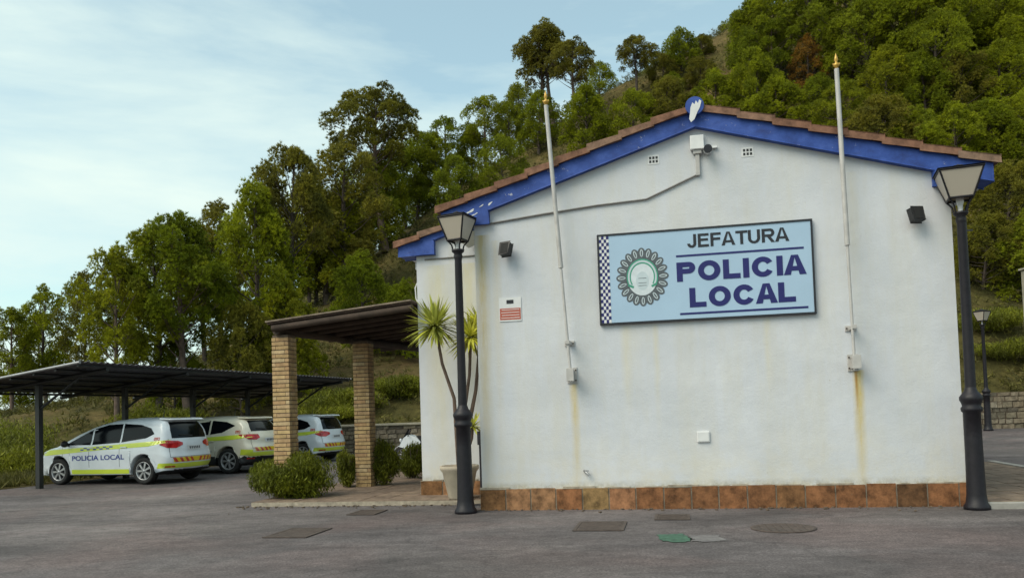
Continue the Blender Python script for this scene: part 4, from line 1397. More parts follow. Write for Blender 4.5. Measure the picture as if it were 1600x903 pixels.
# ------------------------------------------------------------ motorcycle
def motorcycle(loc, rz):
    t = empty('motorcycle', loc, rz, 'white and grey motorcycle parked beyond the pergola, half behind the wing', 'motorcycle')
    for x in (.7, -.7):
        m = MB(); Mx = Matrix.Translation((x, 0, .31)) @ Matrix.Rotation(PI / 2, 4, 'X')
        m.lathe([(.22, -.05), (.28, -.055), (.31, -.02), (.31, .02), (.28, .055), (.22, .05)], 28, Mx); w_ = m.build('wheel', M['rubber'], t)
        m = MB(); m.lathe([(.23, .03), (.2, .035), (.2, -.035), (.23, -.03)], 24, Mx)
        for k in range(6):
            a = k * PI / 3; m.tube([(x, 0, .31), (x + .21 * math.cos(a), 0, .31 + .21 * math.sin(a))], .014, 6)
        m.tube([(x, -.05, .31), (x, .05, .31)], .04, 10); m.build('rim', M['rim'], w_)
        m = MB()
        P = [(x + (.36) * math.cos(a), .31 + .36 * math.sin(a)) for a in np.linspace(.3, 2.6, 12)] + [(x + (.34) * math.cos(a), .31 + .34 * math.sin(a)) for a in np.linspace(2.6, .3, 12)]
        m.prism(P, -.07, .07); m.build('mudguard', M['carwhite'], t)
    m = MB(); 
    for s in (-.09, .09): m.tube([(.7, s, .31), (.42, s, .98)], .025, 8)
    m.build('fork', M['steel'], t)
    m = MB(); m.prism([(.78, .62), (.62, .95), (.42, 1.08), (.1, .98), (-.05, .78), (.15, .45), (.45, .38), (.55, .55)], -.2, .2); m.build('fairing', M['carwhite'], t, .05)
    m = MB(); m.prism([(.62, .96), (.42, 1.3), (.38, 1.28), (.5, 1.0)], -.14, .14); m.build('windshield', M['glass'], t, .01)
    m = MB(); m.prism([(.2, .85), (.1, 1.0), (-.15, .98), (-.25, .8), (-.8, .9), (-.95, .86), (-.7, .76), (-.2, .68)], -.14, .14); m.build('seat', M['rubber'], t, .03)
    m = MB(); m.prism([(.3, .3), (.3, .65), (-.3, .7), (-.35, .3)], -.15, .15); m.build('engine', M['blackplastic'], t, .03)
    m = MB(); m.tube([(.38, -.38, 1.02), (.42, -.2, 1.08), (.42, .2, 1.08), (.38, .38, 1.02)], .018, 8); m.build('handlebar', M['blackplastic'], t)
    m = MB(); m.tube([(.2, -.17, .3), (-.4, -.19, .32), (-.85, -.2, .42)], [.03, .05, .05], 10); m.build('exhaust', M['steel'], t)
    m = MB(); m.lathe([(0, 0), (.07, .01), (.085, .06)], 14, Matrix.Translation((.8, 0, .86)) @ Matrix.Rotation(-PI / 2, 4, 'Y')); m.build('headlight', M['headlens'], t)
    m = MB(); m.tube([(0, .1, .35), (-.1, .28, .01)], .012, 6); m.build('stand', M['steel'], t)
    t.scale = (.85, .85, .8)
mp_ = ground_at(626, 722)
motorcycle((mp_.x + .65, mp_.y, gz(mp_.x, mp_.y)), math.radians(172))

# ------------------------------------------------------------ stone walls
def stone_wall(name, p, q, H_, th, label, seed, cope=True):
    rnd = random.Random(seed)
    p = Vector(p); q = Vector(q); d = (q - p); L = d.length; a = math.atan2(d.y, d.x)
    t = empty(name, p, a, label, 'wall')
    m = MB().mat(M['mortar']); m.box((0, .03, -.3), (L, th - .03, H_ - .01)); 
    m.mat(M['stone']); z = -.05
    while z < H_ - .08:
        h = min(rnd.uniform(.14, .26), H_ - z); x = 0
        while x < L - .05:
            wd = min(rnd.uniform(.18, .5), L - x)
            e = rnd.uniform(-.02, .03)
            for y0, y1 in ((-e, .1), (th - .1, th + e)):
                j = [rnd.uniform(0, .03) for _ in range(4)]
                m.prism([(x + .01 + j[0], z + .01), (x + wd - .01 - j[1], z + .01 + j[1]), (x + wd - .01 - j[2] * .5, z + h - .01), (x + .01, z + h - .01 - j[3])], y0, y1)
            x += wd
        z += h
    m.build('masonry', None, t, .012)
    if cope:
        m = MB(); m.box((-.02, -.06, H_ + .002), (L + .02, th + .06, H_ + .09)); m.build('coping', M['coping'], t, .015)
    return t


wl = at(470, 672, 31.3); wr = at(672, 668, 31.3)
stone_wall('stone_wall', (wl.x - 3, 31.6, gz(wl.x, 31)), (wr.x + 3, 31.2, gz(wr.x, 31)), 1.1, .4, 'low stone wall with pale coping behind the car park, seen between pergola and wing', 1)
stone_wall('stone_wall', (17.6, 31.6, gz(18, 31)), (30, 30.4, gz(20, 31)), 1.45, .45, 'rough stone retaining wall beside the distant lamp post', 2, False)

# right side: kerb and white painted edge, pillar, thin poles
kA = uv_of(ground_at(1545, 738)); kB = uv_of(ground_at(1600, 757))
m = MB(); a, b = ground_at(1536, 735), ground_at(1612, 760)
d = (b - a); nrm = Vector((-d.y, d.x, 0)).normalized() * .09
m.add([a + Vector((0, 0, .012)) - nrm, b + Vector((0, 0, .012)) - nrm, b + Vector((0, 0, .012)) + nrm, a + Vector((0, 0, .012)) + nrm], [(0, 1, 2, 3)])
p_ = at(1644, 500, 29.8); 
t = empty('gate_pillar', (p_.x + .25, p_.y + 1.2, gz(p_.x, 30.5)), 0, 'pale masonry pillar at the right edge of the photo above the stone wall', 'pillar')
m = MB(); zt_ = at(1600, 424, 30.5).z
m.box((-.35, -.3, 0), (.45, .3, zt_ - .08)); m.build('shaft', M['coping'], t, .02)
m = MB(); m.box((-.42, -.37, zt_ - .078), (.52, .37, zt_)); m.build('cap', M['coping'], t, .02)
p_ = at(1523, 600, 30.2)
t = empty('utility_pole', (p_.x, p_.y, gz(p_.x, p_.y)), 0, 'thin dark utility pole just left of the distant lamp post', 'utility pole')
m = MB(); m.tube([(0, 0, 0), (0, 0, 8.0)], [.05, .035], 8); m.build('pole', M['darkmetal'], t)
m = MB(); m.box((-.25, -.02, 7.6), (.25, .02, 7.66)); m.build('crossarm', M['darkmetal'], t)
# dark pipe stub behind the left lamp post
p_ = B(-0.12, .5, 0)
t = empty('parasol_stand', p_, 0, 'dark upright pipe between the left lamp post and the potted yucca', 'stand')
m = MB(); m.tube([(0, 0, 0), (0, 0, 1.18)], .035, 10); m.tube([(0, 0, 1.0), (0, 0, 1.22)], .06, 10); m.build('tube', M['black'], t)
m = MB(); m.lathe([(0, .04), (.17, .04), (.18, 0)], 18); m.build('base', M['black'], t)

# ------------------------------------------------------------ road furniture on the asphalt
def cover(px0, px1, py0, py1, label, name='drain_cover', round_=False, mat='rust', skew=0.0):
    a = ground_at((px0 + px1) / 2, (py0 + py1) / 2)
    l = ground_at(px0, (py0 + py1) / 2); r = ground_at(px1, (py0 + py1) / 2)
    f_ = ground_at((px0 + px1) / 2, py0); n_ = ground_at((px0 + px1) / 2, py1)
    hw, hd = (r - l).length / 2, (f_ - n_).length / 2
    z0 = gz(a.x, a.y) + .003
    t = empty(name, (a.x, a.y, z0), -TH + skew, label, 'drain cover' if name == 'drain_cover' else 'paint mark')
    if round_:
        m = MB(); m.lathe([(hw, 0), (hw, .008), (hw * .9, .010), (hw * .88, .006), (0, .006)], 32, Matrix.Diagonal((1, hd / hw, 1, 1))); m.build('lid', M[mat], t)
        m = MB()
        for k in range(-3, 4):
            x_ = k * hw * .22; hh = hd * .75 * math.sqrt(max(0.05, 1 - (x_ / hw) ** 2))
            m.box((x_ - .012, -hh, .0065), (x_ + .012, hh, .011))
        m.build('ribs', M[mat], t)
    elif mat == 'rust':
        m = MB(); e = .04
        m.box((-hw, -hd, 0), (hw, -hd + e, .009)); m.box((-hw, hd - e, 0), (hw, hd, .009)); m.box((-hw, -hd + e, 0), (-hw + e, hd - e, .009)); m.box((hw - e, -hd + e, 0), (hw, hd - e, .009)); m.build('rim', M['rust'], t)
        m = MB(); m.box((-hw + e + .004, -hd + e + .004, 0), (hw - e - .004, hd - e - .004, .006))
        for k in range(1, 8): m.box((-hw + e + .02, -hd + k * hd / 4 - .012, .006), (hw - e - .02, -hd + k * hd / 4 + .012, .0095)) if abs(-hd + k * hd / 4) < hd - e - .02 else None
        m.build('lid', M['rust'], t)
    return t
cover(433, 499, 826, 839, 'square rusty drain cover standing alone in the open asphalt at left')
cover(553, 595, 797, 804, 'small thin drain cover near the terrace edge')
cover(900, 977, 815, 829, 'rusty square drain cover left of the green paint mark')
cover(1023, 1078, 804, 812, 'narrow rusty drain cover close to the gable plinth')
cover(1172, 1276, 818, 832, 'round rusty manhole cover right of the green paint mark', 'drain_cover', True)
def paint_blob(px0, px1, py0, py1, mat, label, seed):
    a = ground_at((px0 + px1) / 2, (py0 + py1) / 2)
    l = ground_at(px0, (py0 + py1) / 2); r = ground_at(px1, (py0 + py1) / 2)
    f_ = ground_at((px0 + px1) / 2, py0); n_ = ground_at((px0 + px1) / 2, py1)
    hw, hd = (r - l).length / 2, (f_ - n_).length / 2
    rnd = random.Random(seed); P = []
    for k in range(70):
        t = 2 * PI * k / 70; s = rnd.uniform(.86, 1.08) * (1 + .08 * math.sin(5 * t + seed))
        P.append((abs(math.cos(t)) ** .45 * (1 if math.cos(t) > 0 else -1) * hw * s, abs(math.sin(t)) ** .45 * (1 if math.sin(t) > 0 else -1) * hd * s))
    m = MB(); m.prism(P, 0, .002, 'z')
    o = m.build('paint_mark', M[mat]); o.location = (a.x, a.y, gz(a.x, a.y) + .004)
    return tag(o, label, 'paint mark')
paint_blob(1030, 1078, 834, 846, 'green_paint', 'faded green rectangle painted on the asphalt before the gable', 3)
n = N('worn_white_paint', 0.9)
c = n.ramp(n.noise(9, 5, .7), [(0.42, (.115, .105, .106)), (0.72, (.2, .19, .185))]); n.color(c); M['wornwhite'] = n.m
paint_blob(1078, 1132, 836, 846, 'wornwhite', 'worn pale paint patch right beside the green mark', 4)

# ------------------------------------------------------------ foliage meshes
def tuft_cloud(rng, centers, ups, n_needles, L, wd, up_bias=.6):
    """thin triangles bursting out of every centre"""
    nC = len(centers)
    C = np.repeat(centers, n_needles, 0); U = np.repeat(ups, n_needles, 0)
    d = rng.normal(size=(len(C), 3)); d /= np.linalg.norm(d, axis=1)[:, None]
    d = d + U * up_bias; d /= np.linalg.norm(d, axis=1)[:, None]
    ln = L * rng.uniform(.6, 1.25, (len(C), 1))
    side = np.cross(d, rng.normal(size=(len(C), 3))); side /= np.linalg.norm(side, axis=1)[:, None] + 1e-9
    st = C + d * ln * .12
    V_ = np.stack([st - side * wd, st + side * wd, C + d * ln], 1).reshape(-1, 3)
    F_ = np.arange(len(V_)).reshape(-1, 3)
    return V_, F_


def leaf_cloud(rng, centers, size):
    nC = len(centers)
    a = rng.normal(size=(nC, 3)); a /= np.linalg.norm(a, axis=1)[:, None]
    b = np.cross(a, rng.normal(size=(nC, 3))); b /= np.linalg.norm(b, axis=1)[:, None] + 1e-9
    s = size * rng.uniform(.6, 1.3, (nC, 1))
    a[:, 2] = np.abs(a[:, 2]) + .35
    V_ = np.stack([centers - a * s, centers - b * s * .22, centers + a * s, centers + b * s * .22], 1).reshape(-1, 3)
    return V_, np.arange(len(V_)).reshape(-1, 4)


def make_pine(seed, H=8.0, R=2.5, base=.32, lobes=16, tufts=70, lobe_r=.95, needle=26, mat='needle', bark='bark', flat=1.15, wd=.03, fill=.3, nl=.27):
    """crown of overlapping foliage masses carried on limbs, and the wood"""
    rng = np.random.default_rng(seed); rnd = random.Random(seed)
    wood = MB()
    bend = (rnd.uniform(-.5, .5), rnd.uniform(-.5, .5))
    def axis(t): return Vector((bend[0] * math.sin(t * 2.2), bend[1] * math.sin(t * 2.6 + .4), t * H * .93))
    def rad(t): return .022 * H * (1 - t) ** .8 + .02
    ts = [i / 9 for i in range(10)]
    wood.tube([axis(t) for t in ts], [rad(t) for t in ts], 8)
    cents = []; ups = []
    for i in range(lobes):
        t = base + (1 - base) * ((i + .5) / lobes) ** .9
        rel = (t - base) / (1 - base)
        prof = (math.sin(PI * (rel * .82 + .16)) ** .7)
        az = i * 2.4 + rnd.uniform(-.5, .5)
        rr = R * prof * rnd.uniform(.45, .95) * (1 if i < lobes - 2 else .3)
        p0 = axis(max(.1, t - .12)); c = Vector((p0.x + rr * math.cos(az), p0.y + rr * math.sin(az), t * H * .96 + rnd.uniform(-.15, .25)))
        mid = p0.lerp(c, .5) + Vector((0, 0, -.15 * rr * .3))
        wood.tube([p0, mid, c], [rad(t) * .35 + .012, .022, .01], 5, False)
        lr = lobe_r * rnd.uniform(.7, 1.2) * (.8 + .2 * prof)
        n_ = int(tufts * 3.1 * (lr / lobe_r) ** 2); needle_ = int(needle * .62)
        dd = rng.normal(size=(n_, 3)); dd /= np.linalg.norm(dd, axis=1)[:, None]
        dd[:, 2] = np.where(dd[:, 2] < -.45, -dd[:, 2], dd[:, 2])
        rad_ = lr * np.where(rng.random((n_, 1)) < fill, rng.uniform(.2, .8, (n_, 1)), rng.uniform(.82, 1.08, (n_, 1)))
        # break the outline with smaller bulges
        bl = 1 + .16 * np.sin(dd[:, :1] * 5 + i) * np.sin(dd[:, 1:2] * 6 + i * 2) + .06 * rng.normal(size=(n_, 1))
        P = np.array(c) + dd * rad_ * bl * np.array([1.0, 1.0, flat])
        cents.append(P); u = dd * .9 + np.array([0, 0, .8]); ups.append(u / np.linalg.norm(u, axis=1)[:, None])
        for k in range(3):
            e = Vector(P[rng.integers(n_)]); wood.tube([mid.lerp(c, .6), e], [.01, .005], 4, False)
    V_, F_ = tuft_cloud(rng, np.concatenate(cents), np.concatenate(ups), needle_, nl * .62, wd * .55, 1.2)
    me = arr_mesh('crown', V_, F_, [M[mat]])
    H = float(V_[:, 2].max())
    wo = wood.build('trunk', M[bark]); wme = wo.data; bpy.data.objects.remove(wo)
    return me, wme, H


PINES = {
    'full': [make_pine(11, 8, 2.5, .16, 40, 62, .68), make_pine(12, 8, 2.9, .14, 44, 60, .72), make_pine(13, 8, 2.4, .12, 38, 64, .7), make_pine(14, 8, 3.1, .16, 46, 60, .74)],
    'tall': [make_pine(21, 10, 2.6, .42, 38, 62, .62, bark='barkred'), make_pine(22, 10, 2.9, .46, 40, 62, .62)],
    'open': [make_pine(31, 9, 2.3, .6, 34, 60, .52, 24, 'needle_olive', 'bark', 1.0, .028, .25, .24), make_pine(32, 9, 2.5, .58, 38, 60, .52, 24, 'needle_olive', 'barkred', 1.0, .028, .25, .24)],
    'airy': [make_pine(61, 8.5, 2.6, .34, 28, 60, .64, 26, 'needle', 'barkred', 1.05), make_pine(62, 8.5, 2.9, .38, 32, 60, .64, 26, 'needle', 'bark', 1.05), make_pine(63, 8.5, 2.4, .3, 28, 58, .64, 26, 'needle_olive', 'bark', 1.05)],
    'dry': [make_pine(41, 8, 2.2, .25, 30, 40, .6, 24, 'needle_brown', 'bark')],
    'round': [make_pine(51, 5, 2.2, .06, 28, 62, .64, 26, 'needle'), make_pine(52, 5, 2.5, .05, 32, 60, .64, 26, 'needle_olive')],
}


def put_tree(kind, var, loc, height, rz, label, name='pine_tree', cat='tree', group='pine trees on the hillside', wscale=1.0):
    cm, tm, H0 = PINES[kind][var % len(PINES[kind])]
    s = height / H0
    t = empty(name, loc, rz, label, cat, group)
    t.scale = (s * wscale, s * wscale, s)
    c = bpy.data.objects.new('crown', cm); col.objects.link(c); c.parent = t
    k = bpy.data.objects.new('trunk', tm); col.objects.link(k); k.parent = t
    return t


def hit_h(px, py, want, lo=34, hi=95):
    """spot on the land where a tree of the wanted height tops out at a photo position"""
    best = None
    for i in range(240):
        Y = lo + (hi - lo) * i / 239
        p = at(px, py, Y)
        h = p.z - terr(p.x, p.y)
        e = abs(h - want)
        if best is None or e < best[0]: best = (e, p, h)
    e, p, h = best
    return Vector((p.x, p.y, terr(p.x, p.y) - .1)), max(2.5, h + .1)


TREES = [
    (570, 232, 6, 'full', 1, 'dense pine filling the foot of the tall open pine on its left'),
    (632, 228, 6, 'full', 3, 'dense pine filling the foot of the tall open pine on its right'),
    (682, 205, 6, 'full', 2, 'dense mid-green pine above the left corbel, upper row'),
    (735, 192, 6, 'full', 0, 'dense pine between left lamp and left flagpole, second row'),
    (798, 158, 6, 'full', 3, 'dense pine just left of the left flagpole, under its tip'),
    (838, 140, 6, 'full', 2, 'dense pine below the large towering open pine'),
    (505, 285, 6, 'full', 1, 'dense pine between the sparse brownish pine and the tall open one'),
    (1168, 2, 7, 'full', 0, 'pine on the crest where the dense wood starts, left of the dried pine'),
    (1190, -25, 8.5, 'full', 3, 'high pine cut by the top edge at the start of the dense wood'),
    (1172, 42, 6, 'full', 2, 'pine in the second row where the bare slope meets the wood'),
    (1204, 30, 7, 'airy', 0, 'feathery pine right behind the wood edge, left of the dried pine'),
    (1142, 66, 4.5, 'round', 0, 'round green pine low on the right side of the bare slope'),
    (1176, 88, 5, 'full', 1, 'small full pine above the right roof slope near the ridge cap'),
    (1228, 2, 8, 'full', 1, 'dark pine directly up-slope of the dried pine, to its left'),
    (1098, 84, 3.2, 'round', 1, 'olive bush-like pine in the middle of the bare slope'),
    (1066, 100, 3.4, 'round', 0, 'bright bush-like pine at the foot of the bare slope'),
    (1030, 84, 3.2, 'round', 1, 'olive bush-like pine at the left skyline of the bare slope'),
    (1345, -10, 9, 'full', 1, 'tall pine on the upper slope right behind the right flagpole tip'),
    (1430, -60, 11, 'full', 2, 'large pine at the top edge, second crown right of the right flagpole'),
    (1555, -70, 11, 'full', 0, 'large pine at the top edge between right lamp and right edge'),
    (1480, -55, 11, 'tall', 1, 'long-trunked pine at the top edge above the right lamp'),
    (1320, 120, 6.5, 'airy', 1, 'feathery pine crossing behind the right flagpole above the tiles'),
    (60, 480, 7, 'airy', 0, 'second-row pine low behind the left end of the carport'),
    (205, 400, 8, 'airy', 2, 'olive second-row pine filling the skyline behind the carport peak'),
    (320, 345, 8, 'airy', 1, 'second-row pine between the slim slanting pine and the forked one'),
    (265, 365, 8, 'airy', 0, 'second-row green pine behind the slim slanting pine'),
    (520, 300, 7, 'full', 2, 'green pine in the middle of the slope left of the tall open pine'),
    # px, py of the top, wanted height, kind, variant, label
    (18, 470, 6.5, 'airy', 0, 'loose pine at the left edge of the photo'),
    (75, 434, 8, 'airy', 1, 'pine with rounded top above the left end of the carport'),
    (135, 410, 8, 'airy', 2, 'low pine leaning over the carport peak, sky showing under its crown'),
    (180, 378, 8.5, 'airy', 0, 'pine with narrow crown stepping up the skyline, second step from left'),
    (238, 328, 9.5, 'airy', 1, 'rounded pine with bare trunk and sky gaps below its crown'),
    (290, 318, 8.5, 'tall', 0, 'slim pine with slanting trunk against bright sky gaps'),
    (345, 300, 8, 'airy', 2, 'pine with forked trunk left of the big dark pine'),
    (400, 268, 8, 'full', 0, 'big dark dense pine on the skyline above the far end of the carport'),
    (452, 202, 7, 'open', 0, 'sparse brownish pine poking above the dense dark pine'),
    (475, 262, 8.5, 'airy', 1, 'dense green pine directly below the sparse brownish pine'),
    (540, 218, 8, 'airy', 2, 'olive pine at the foot of the tall open pine'),
    (598, 134, 9.5, 'open', 1, 'tallest open pine with see-through top on the skyline left of the roof'),
    (648, 205, 8, 'full', 3, 'broad pine just right of the tall open pine'),
    (700, 178, 8, 'airy', 1, 'bright pine on the skyline above the left lamp lantern'),
    (755, 148, 8, 'airy', 0, 'bright green pine left of the left flagpole tip'),
    (810, 126, 8, 'full', 1, 'light green pine directly behind the left flagpole tip'),
    (862, 30, 11, 'open', 0, 'large open pine towering over the left flagpole'),
    (835, 50, 10, 'open', 1, 'left half companion of the large open pine over the left flagpole'),
    (900, 60, 9, 'open', 1, 'open pine on the right flank of the large towering pine'),
    (985, 56, 7, 'open', 0, 'small pointed pine alone on the skyline between towering pine and bare slope'),
    (940, 95, 7.5, 'full', 3, 'dark pine below the small pointed skyline pine'),
    (915, 130, 7.5, 'full', 0, 'bright pine right of the left flagpole tip'),
    (1061, 42, 4.5, 'round', 0, 'little round pine at the top of the bare slope'),
    (1110, 52, 2.8, 'round', 1, 'tiny bush-like pine beside the little round one on the slope crest'),
    (1150, 14, 8, 'full', 1, 'pine at the left edge of the dense wood above the bare slope'),
    (1200, -30, 10, 'airy', 0, 'tall dark pine cut by the top edge, left of the dried pine'),
    (1180, 70, 7.5, 'full', 0, 'pine standing in front of the dense wood edge over the roof apex'),
    (1262, 50, 6.0, 'dry', 0, 'pine with dried orange-brown crown near the right flagpole tip'),
    (1262, -40, 10, 'tall', 1, 'dark tall pine behind the dried orange pine'),
    (1330, -50, 10, 'full', 3, 'pine cut by the top edge right of the right flagpole'),
    (1400, -20, 9, 'airy', 1, 'wide pine at the top edge, between right flagpole and right lamp'),
    (1460, 10, 9, 'full', 1, 'pine high on the slope over the right eaves'),
    (1520, -30, 9, 'full', 2, 'pine at the top edge above the right lamp post'),
    (1585, -10, 9, 'full', 3, 'pine filling the top right corner of the photo'),
    (1212, 118, 5.5, 'round', 0, 'rounded bright pine just above the roof right of the apex'),
    (1280, 112, 5.5, 'full', 1, 'narrow pine just left of the right flagpole tip'),
    (1375, 70, 7, 'full', 2, 'bright pine right of the right flagpole tip'),
    (1440, 75, 7, 'full', 0, 'olive pine above the middle of the right roof slope'),
    (1500, 70, 7, 'airy', 2, 'pine over the right roof end, upper row'),
    (1560, 60, 7, 'full', 1, 'pine near the right edge, upper row on the slope'),
    (1360, 150, 6, 'round', 1, 'olive rounded pine touching the roof right of the right flagpole'),
    (1425, 165, 5.5, 'round', 0, 'rounded pine behind the tiles of the right roof slope'),
    (1490, 155, 6.5, 'full', 2, 'bright pine rising behind the right roof end'),
    (1545, 150, 6.5, 'full', 0, 'dense pine right of the right roof end'),
    (1598, 135, 7, 'full', 1, 'pine at the right edge halfway up the slope'),
    (1570, 250, 6, 'round', 1, 'olive pine right of the right lamp lantern'),
    (1600, 320, 5, 'round', 0, 'low pine at the right edge level with the right floodlight'),
    (1530, 330, 4, 'round', 1, 'low bushy pine between the right lamp shaft and the utility pole'),
    (985, 135, 6.5, 'full', 1, 'pine left of the roof apex, behind the left roof slope'),
    (1045, 120, 5.5, 'round', 1, 'olive bushy pine on the bare slope over the roof apex'),
    (1120, 105, 5.5, 'round', 0, 'rounded pine on the bare slope right of the ridge cap'),
    (860, 170, 6.5, 'full', 3, 'pine hugging the left roof slope right of the left flagpole'),
    (780, 205, 7, 'full', 1, 'light green pine above the left roof slope, lower row'),
    (715, 240, 7, 'full', 0, 'pine above the left corbel, lower row'),
    (655, 275, 7, 'full', 2, 'pine left of the left lamp lantern, middle row'),
    (600, 250, 7.5, 'full', 3, 'broad pine under the tall open pine, middle row'),
    (545, 300, 7.5, 'full', 0, 'dark pine above the pergola, middle row'),
    (490, 340, 6.5, 'full', 1, 'pine over the left pergola pillar, middle row'),
    (430, 345, 6.5, 'full', 3, 'dark pine left of the pergola, middle row'),
    (370, 375, 7.5, 'airy', 1, 'pine over the carport middle, lower row'),
    (620, 345, 6, 'full', 1, 'olive pine against the blue end of the wing fascia'),
    (570, 385, 6, 'round', 0, 'rounded bright pine just above the pergola roof'),
    (500, 410, 6, 'round', 1, 'olive rounded pine above the left edge of the pergola roof'),
    (440, 425, 6, 'round', 0, 'rounded green pine touching the top of the left brick pillar'),
    (380, 455, 5.5, 'round', 1, 'olive pine low over the carport roof'),
    (270, 500, 4.5, 'round', 0, 'low pine just above the carport roof, below the sky gaps'),
    (30, 540, 4.5, 'round', 0, 'low bright pine above the left end of the carport roof'),
    (635, 430, 4.5, 'round', 0, 'low pine beside the wing wall above the pergola roof'),
    (110, 520, 5.0, 'airy', 2, 'small loose pine just above the carport peak'),
]
SLOPE = [(1115, 92, 2.6, 0), (1090, 60, 2.0, 1), (1120, 62, 2.2, 0), (1050, 110, 2.4, 0), (1010, 108, 2.2, 0), (1035, 100, 2.0, 1), (1075, 92, 2.4, 1), (1095, 75, 1.8, 0), (1130, 78, 2.6, 1), (1060, 72, 1.6, 0), (1020, 92, 1.6, 1), (1140, 48, 2.2, 0)]
SL_TXT = ['leafy shrub in the middle of the bare slope, right of the ridge cap', 'small olive shrub just under the crest of the bare slope', 'green shrub below the tiny crest pine on the bare slope', 'green shrub low on the bare slope above the left roof side', 'low green shrub at the left foot of the bare slope', 'olive shrub on the bare slope left of the ridge cap line', 'larger olive shrub midway up the bare slope', 'small green shrub near the crest of the bare slope',
          'broad shrub where the bare slope meets the dense wood', 'small shrub below the little round pine on the crest', 'small olive shrub at the skyline end of the bare slope', 'shrub beside the tall pines at the upper right of the bare slope']
rt = random.Random(77)
for i, (px, py, want, kind, var, lab) in enumerate(TREES):
    left = px < 480
    p, h = hit_h(px, py + (8 if left else 0), want)
    put_tree(kind, var, p, h, rt.uniform(0, 6.28), lab, wscale=rt.uniform(.9, 1.12) * (.76 if left else 1.0))

for (px, py, want, var), lab in zip(SLOPE, SL_TXT):
    p, h = hit_h(px, py, want, 45, 95)
    put_tree('round', var, p, min(h, 3.4), rt.uniform(0, 6), lab, 'slope_shrub', 'shrub', 'shrubs dotted over the bare slope', 1.25)
# ------------------------------------------------------------ shrubs by the terrace and bushes behind the cars
def shrub(name, label, loc, rx, ry, h, n_leaves, size, mat='leaf', seed=1, group='clipped shrubs beside the pergola', cat='shrub'):
    rng = np.random.default_rng(seed); rnd = random.Random(seed)
    t = empty(name, loc, rnd.uniform(0, 6), label, cat, group)
    t.rotation_euler = (0, 0, 0)
    wood = MB()
    for k in range(9):
        a = rnd.uniform(0, 6.28); q = rnd.uniform(.3, .85)
        wood.tube([(0, 0, 0), (q * rx * .4 * math.cos(a), q * ry * .4 * math.sin(a), h * .35), (q * rx * math.cos(a), q * ry * math.sin(a), h * rnd.uniform(.6, .9))], [.03, .018, .006], 5, False)
    wood.build('stems', M['bark'], t)
    nb = 26
    bc = rng.normal(size=(nb, 3)); bc /= np.linalg.norm(bc, axis=1)[:, None]; bc *= rng.uniform(.35, .78, (nb, 1))
    per = n_leaves // nb
    P = []
    for c in bc:
        d = rng.normal(size=(per, 3)); d /= np.linalg.norm(d, axis=1)[:, None]
        P.append(c + d * rng.uniform(.1, .42, (per, 1)) ** .8 * rng.uniform(.7, 1.15))
    P = np.concatenate(P)
    P = P * np.array([rx, ry, h / 2]) + np.array([0, 0, h / 2])
    P = P[P[:, 2] > .01]
    V_, F_ = leaf_cloud(rng, P, size)
    me = arr_mesh('foliage', V_, F_, [M[mat]])
    o = bpy.data.objects.new('foliage', me); col.objects.link(o); o.parent = t
    return t


p = ground_at(437, 789); p2 = B(*[0, 0])
shrub('shrub', 'big rounded green shrub around the foot of the left brick pillar', (p.x, p.y + .55, 0), 0.8, .6, .95, 26000, .04, seed=1)
q = ground_at(540, 767); shrub('shrub', 'narrow shrub on the left of the second brick pillar', (q.x, q.y + .25, .0), .27, .3, .82, 9000, .04, seed=2)
q = ground_at(598, 764); shrub('shrub', 'taller loose shrub on the right of the second brick pillar', (q.x, q.y + .25, .0), .33, .3, 1.1, 9000, .04, seed=3)
q = ground_at(644, 752); shrub('shrub', 'small dark shrub against the left edge of the wing', (q.x, q.y + .3, .05), .38, .35, .85, 9000, .04, seed=4)
q = ground_at(489, 765); shrub('shrub', 'wispy low growth on the right flank of the big shrub', (q.x, q.y, 0), .35, .3, .55, 1500, .04, seed=5)
BUSH = [(20, 690, 26, 2.0, 2.6, 'leafy bush at the left edge beside the first carport post'), (5, 640, 30, 2.2, 3.8, 'tall bush at the left edge under the carport roof'),
        (250, 628, 34.5, 2.0, 3.0, 'bright bush behind the roof of the nearest patrol car'), (505, 615, 35, 2.0, 3.0, 'green bush between the two brick pillars'),
        (545, 605, 36, 1.8, 3.0, 'dark bush left of the second brick pillar above the stone wall'), (625, 610, 37, 1.8, 2.4, 'bush on the grassy slope right of the second pillar'),
        (1545, 540, 38, 2.2, 3.0, 'bush above the retaining wall behind the distant lamp post'), (1590, 560, 36, 2.0, 2.6, 'bush above the retaining wall at the right edge'),
        (1520, 430, 44, 2.4, 3.0, 'bush on the right bank above the distant lamp lantern')]
for i, (px, py, Y, r_, h_, lab) in enumerate(BUSH):
    pp = at(px, py, Y)
    z0 = terr(pp.x, Y)
    hh = max(1.2, pp.z - z0) if pp.z - z0 < 5 else h_
    shrub('bush', lab, (pp.x, Y, z0 - .1), r_, r_ * .8, hh, 13000, .07, 'leaf', 20 + i, 'bushes behind the car park', 'bush')

# ground cover on the slope: one mass of scrub tufts
rng = np.random.default_rng(5)
n_ = 9000
X = rng.uniform(-55, 60, n_); Y_ = rng.uniform(33.2, 84, n_)
keep = np.abs(X / Y_) < .75
X, Y_ = X[keep], Y_[keep]
Z = np.array([terr(a, b) for a, b in zip(X, Y_)])
C = np.stack([X, Y_, Z], 1)
sub = 5
C = np.repeat(C, sub, 0) + rng.normal(size=(len(C) * sub, 3)) * np.array([.35, .35, .12]); C[:, 2] += .1
V_, F_ = tuft_cloud(rng, C, np.tile([[0, 0, 1.]], (len(C), 1)), 9, .32, .022, .7)
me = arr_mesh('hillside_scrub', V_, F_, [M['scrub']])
o = bpy.data.objects.new('hillside_scrub', me); col.objects.link(o); tag(o, 'dry yellow-green scrub covering the hillside between the pines', 'scrub', kind='stuff')
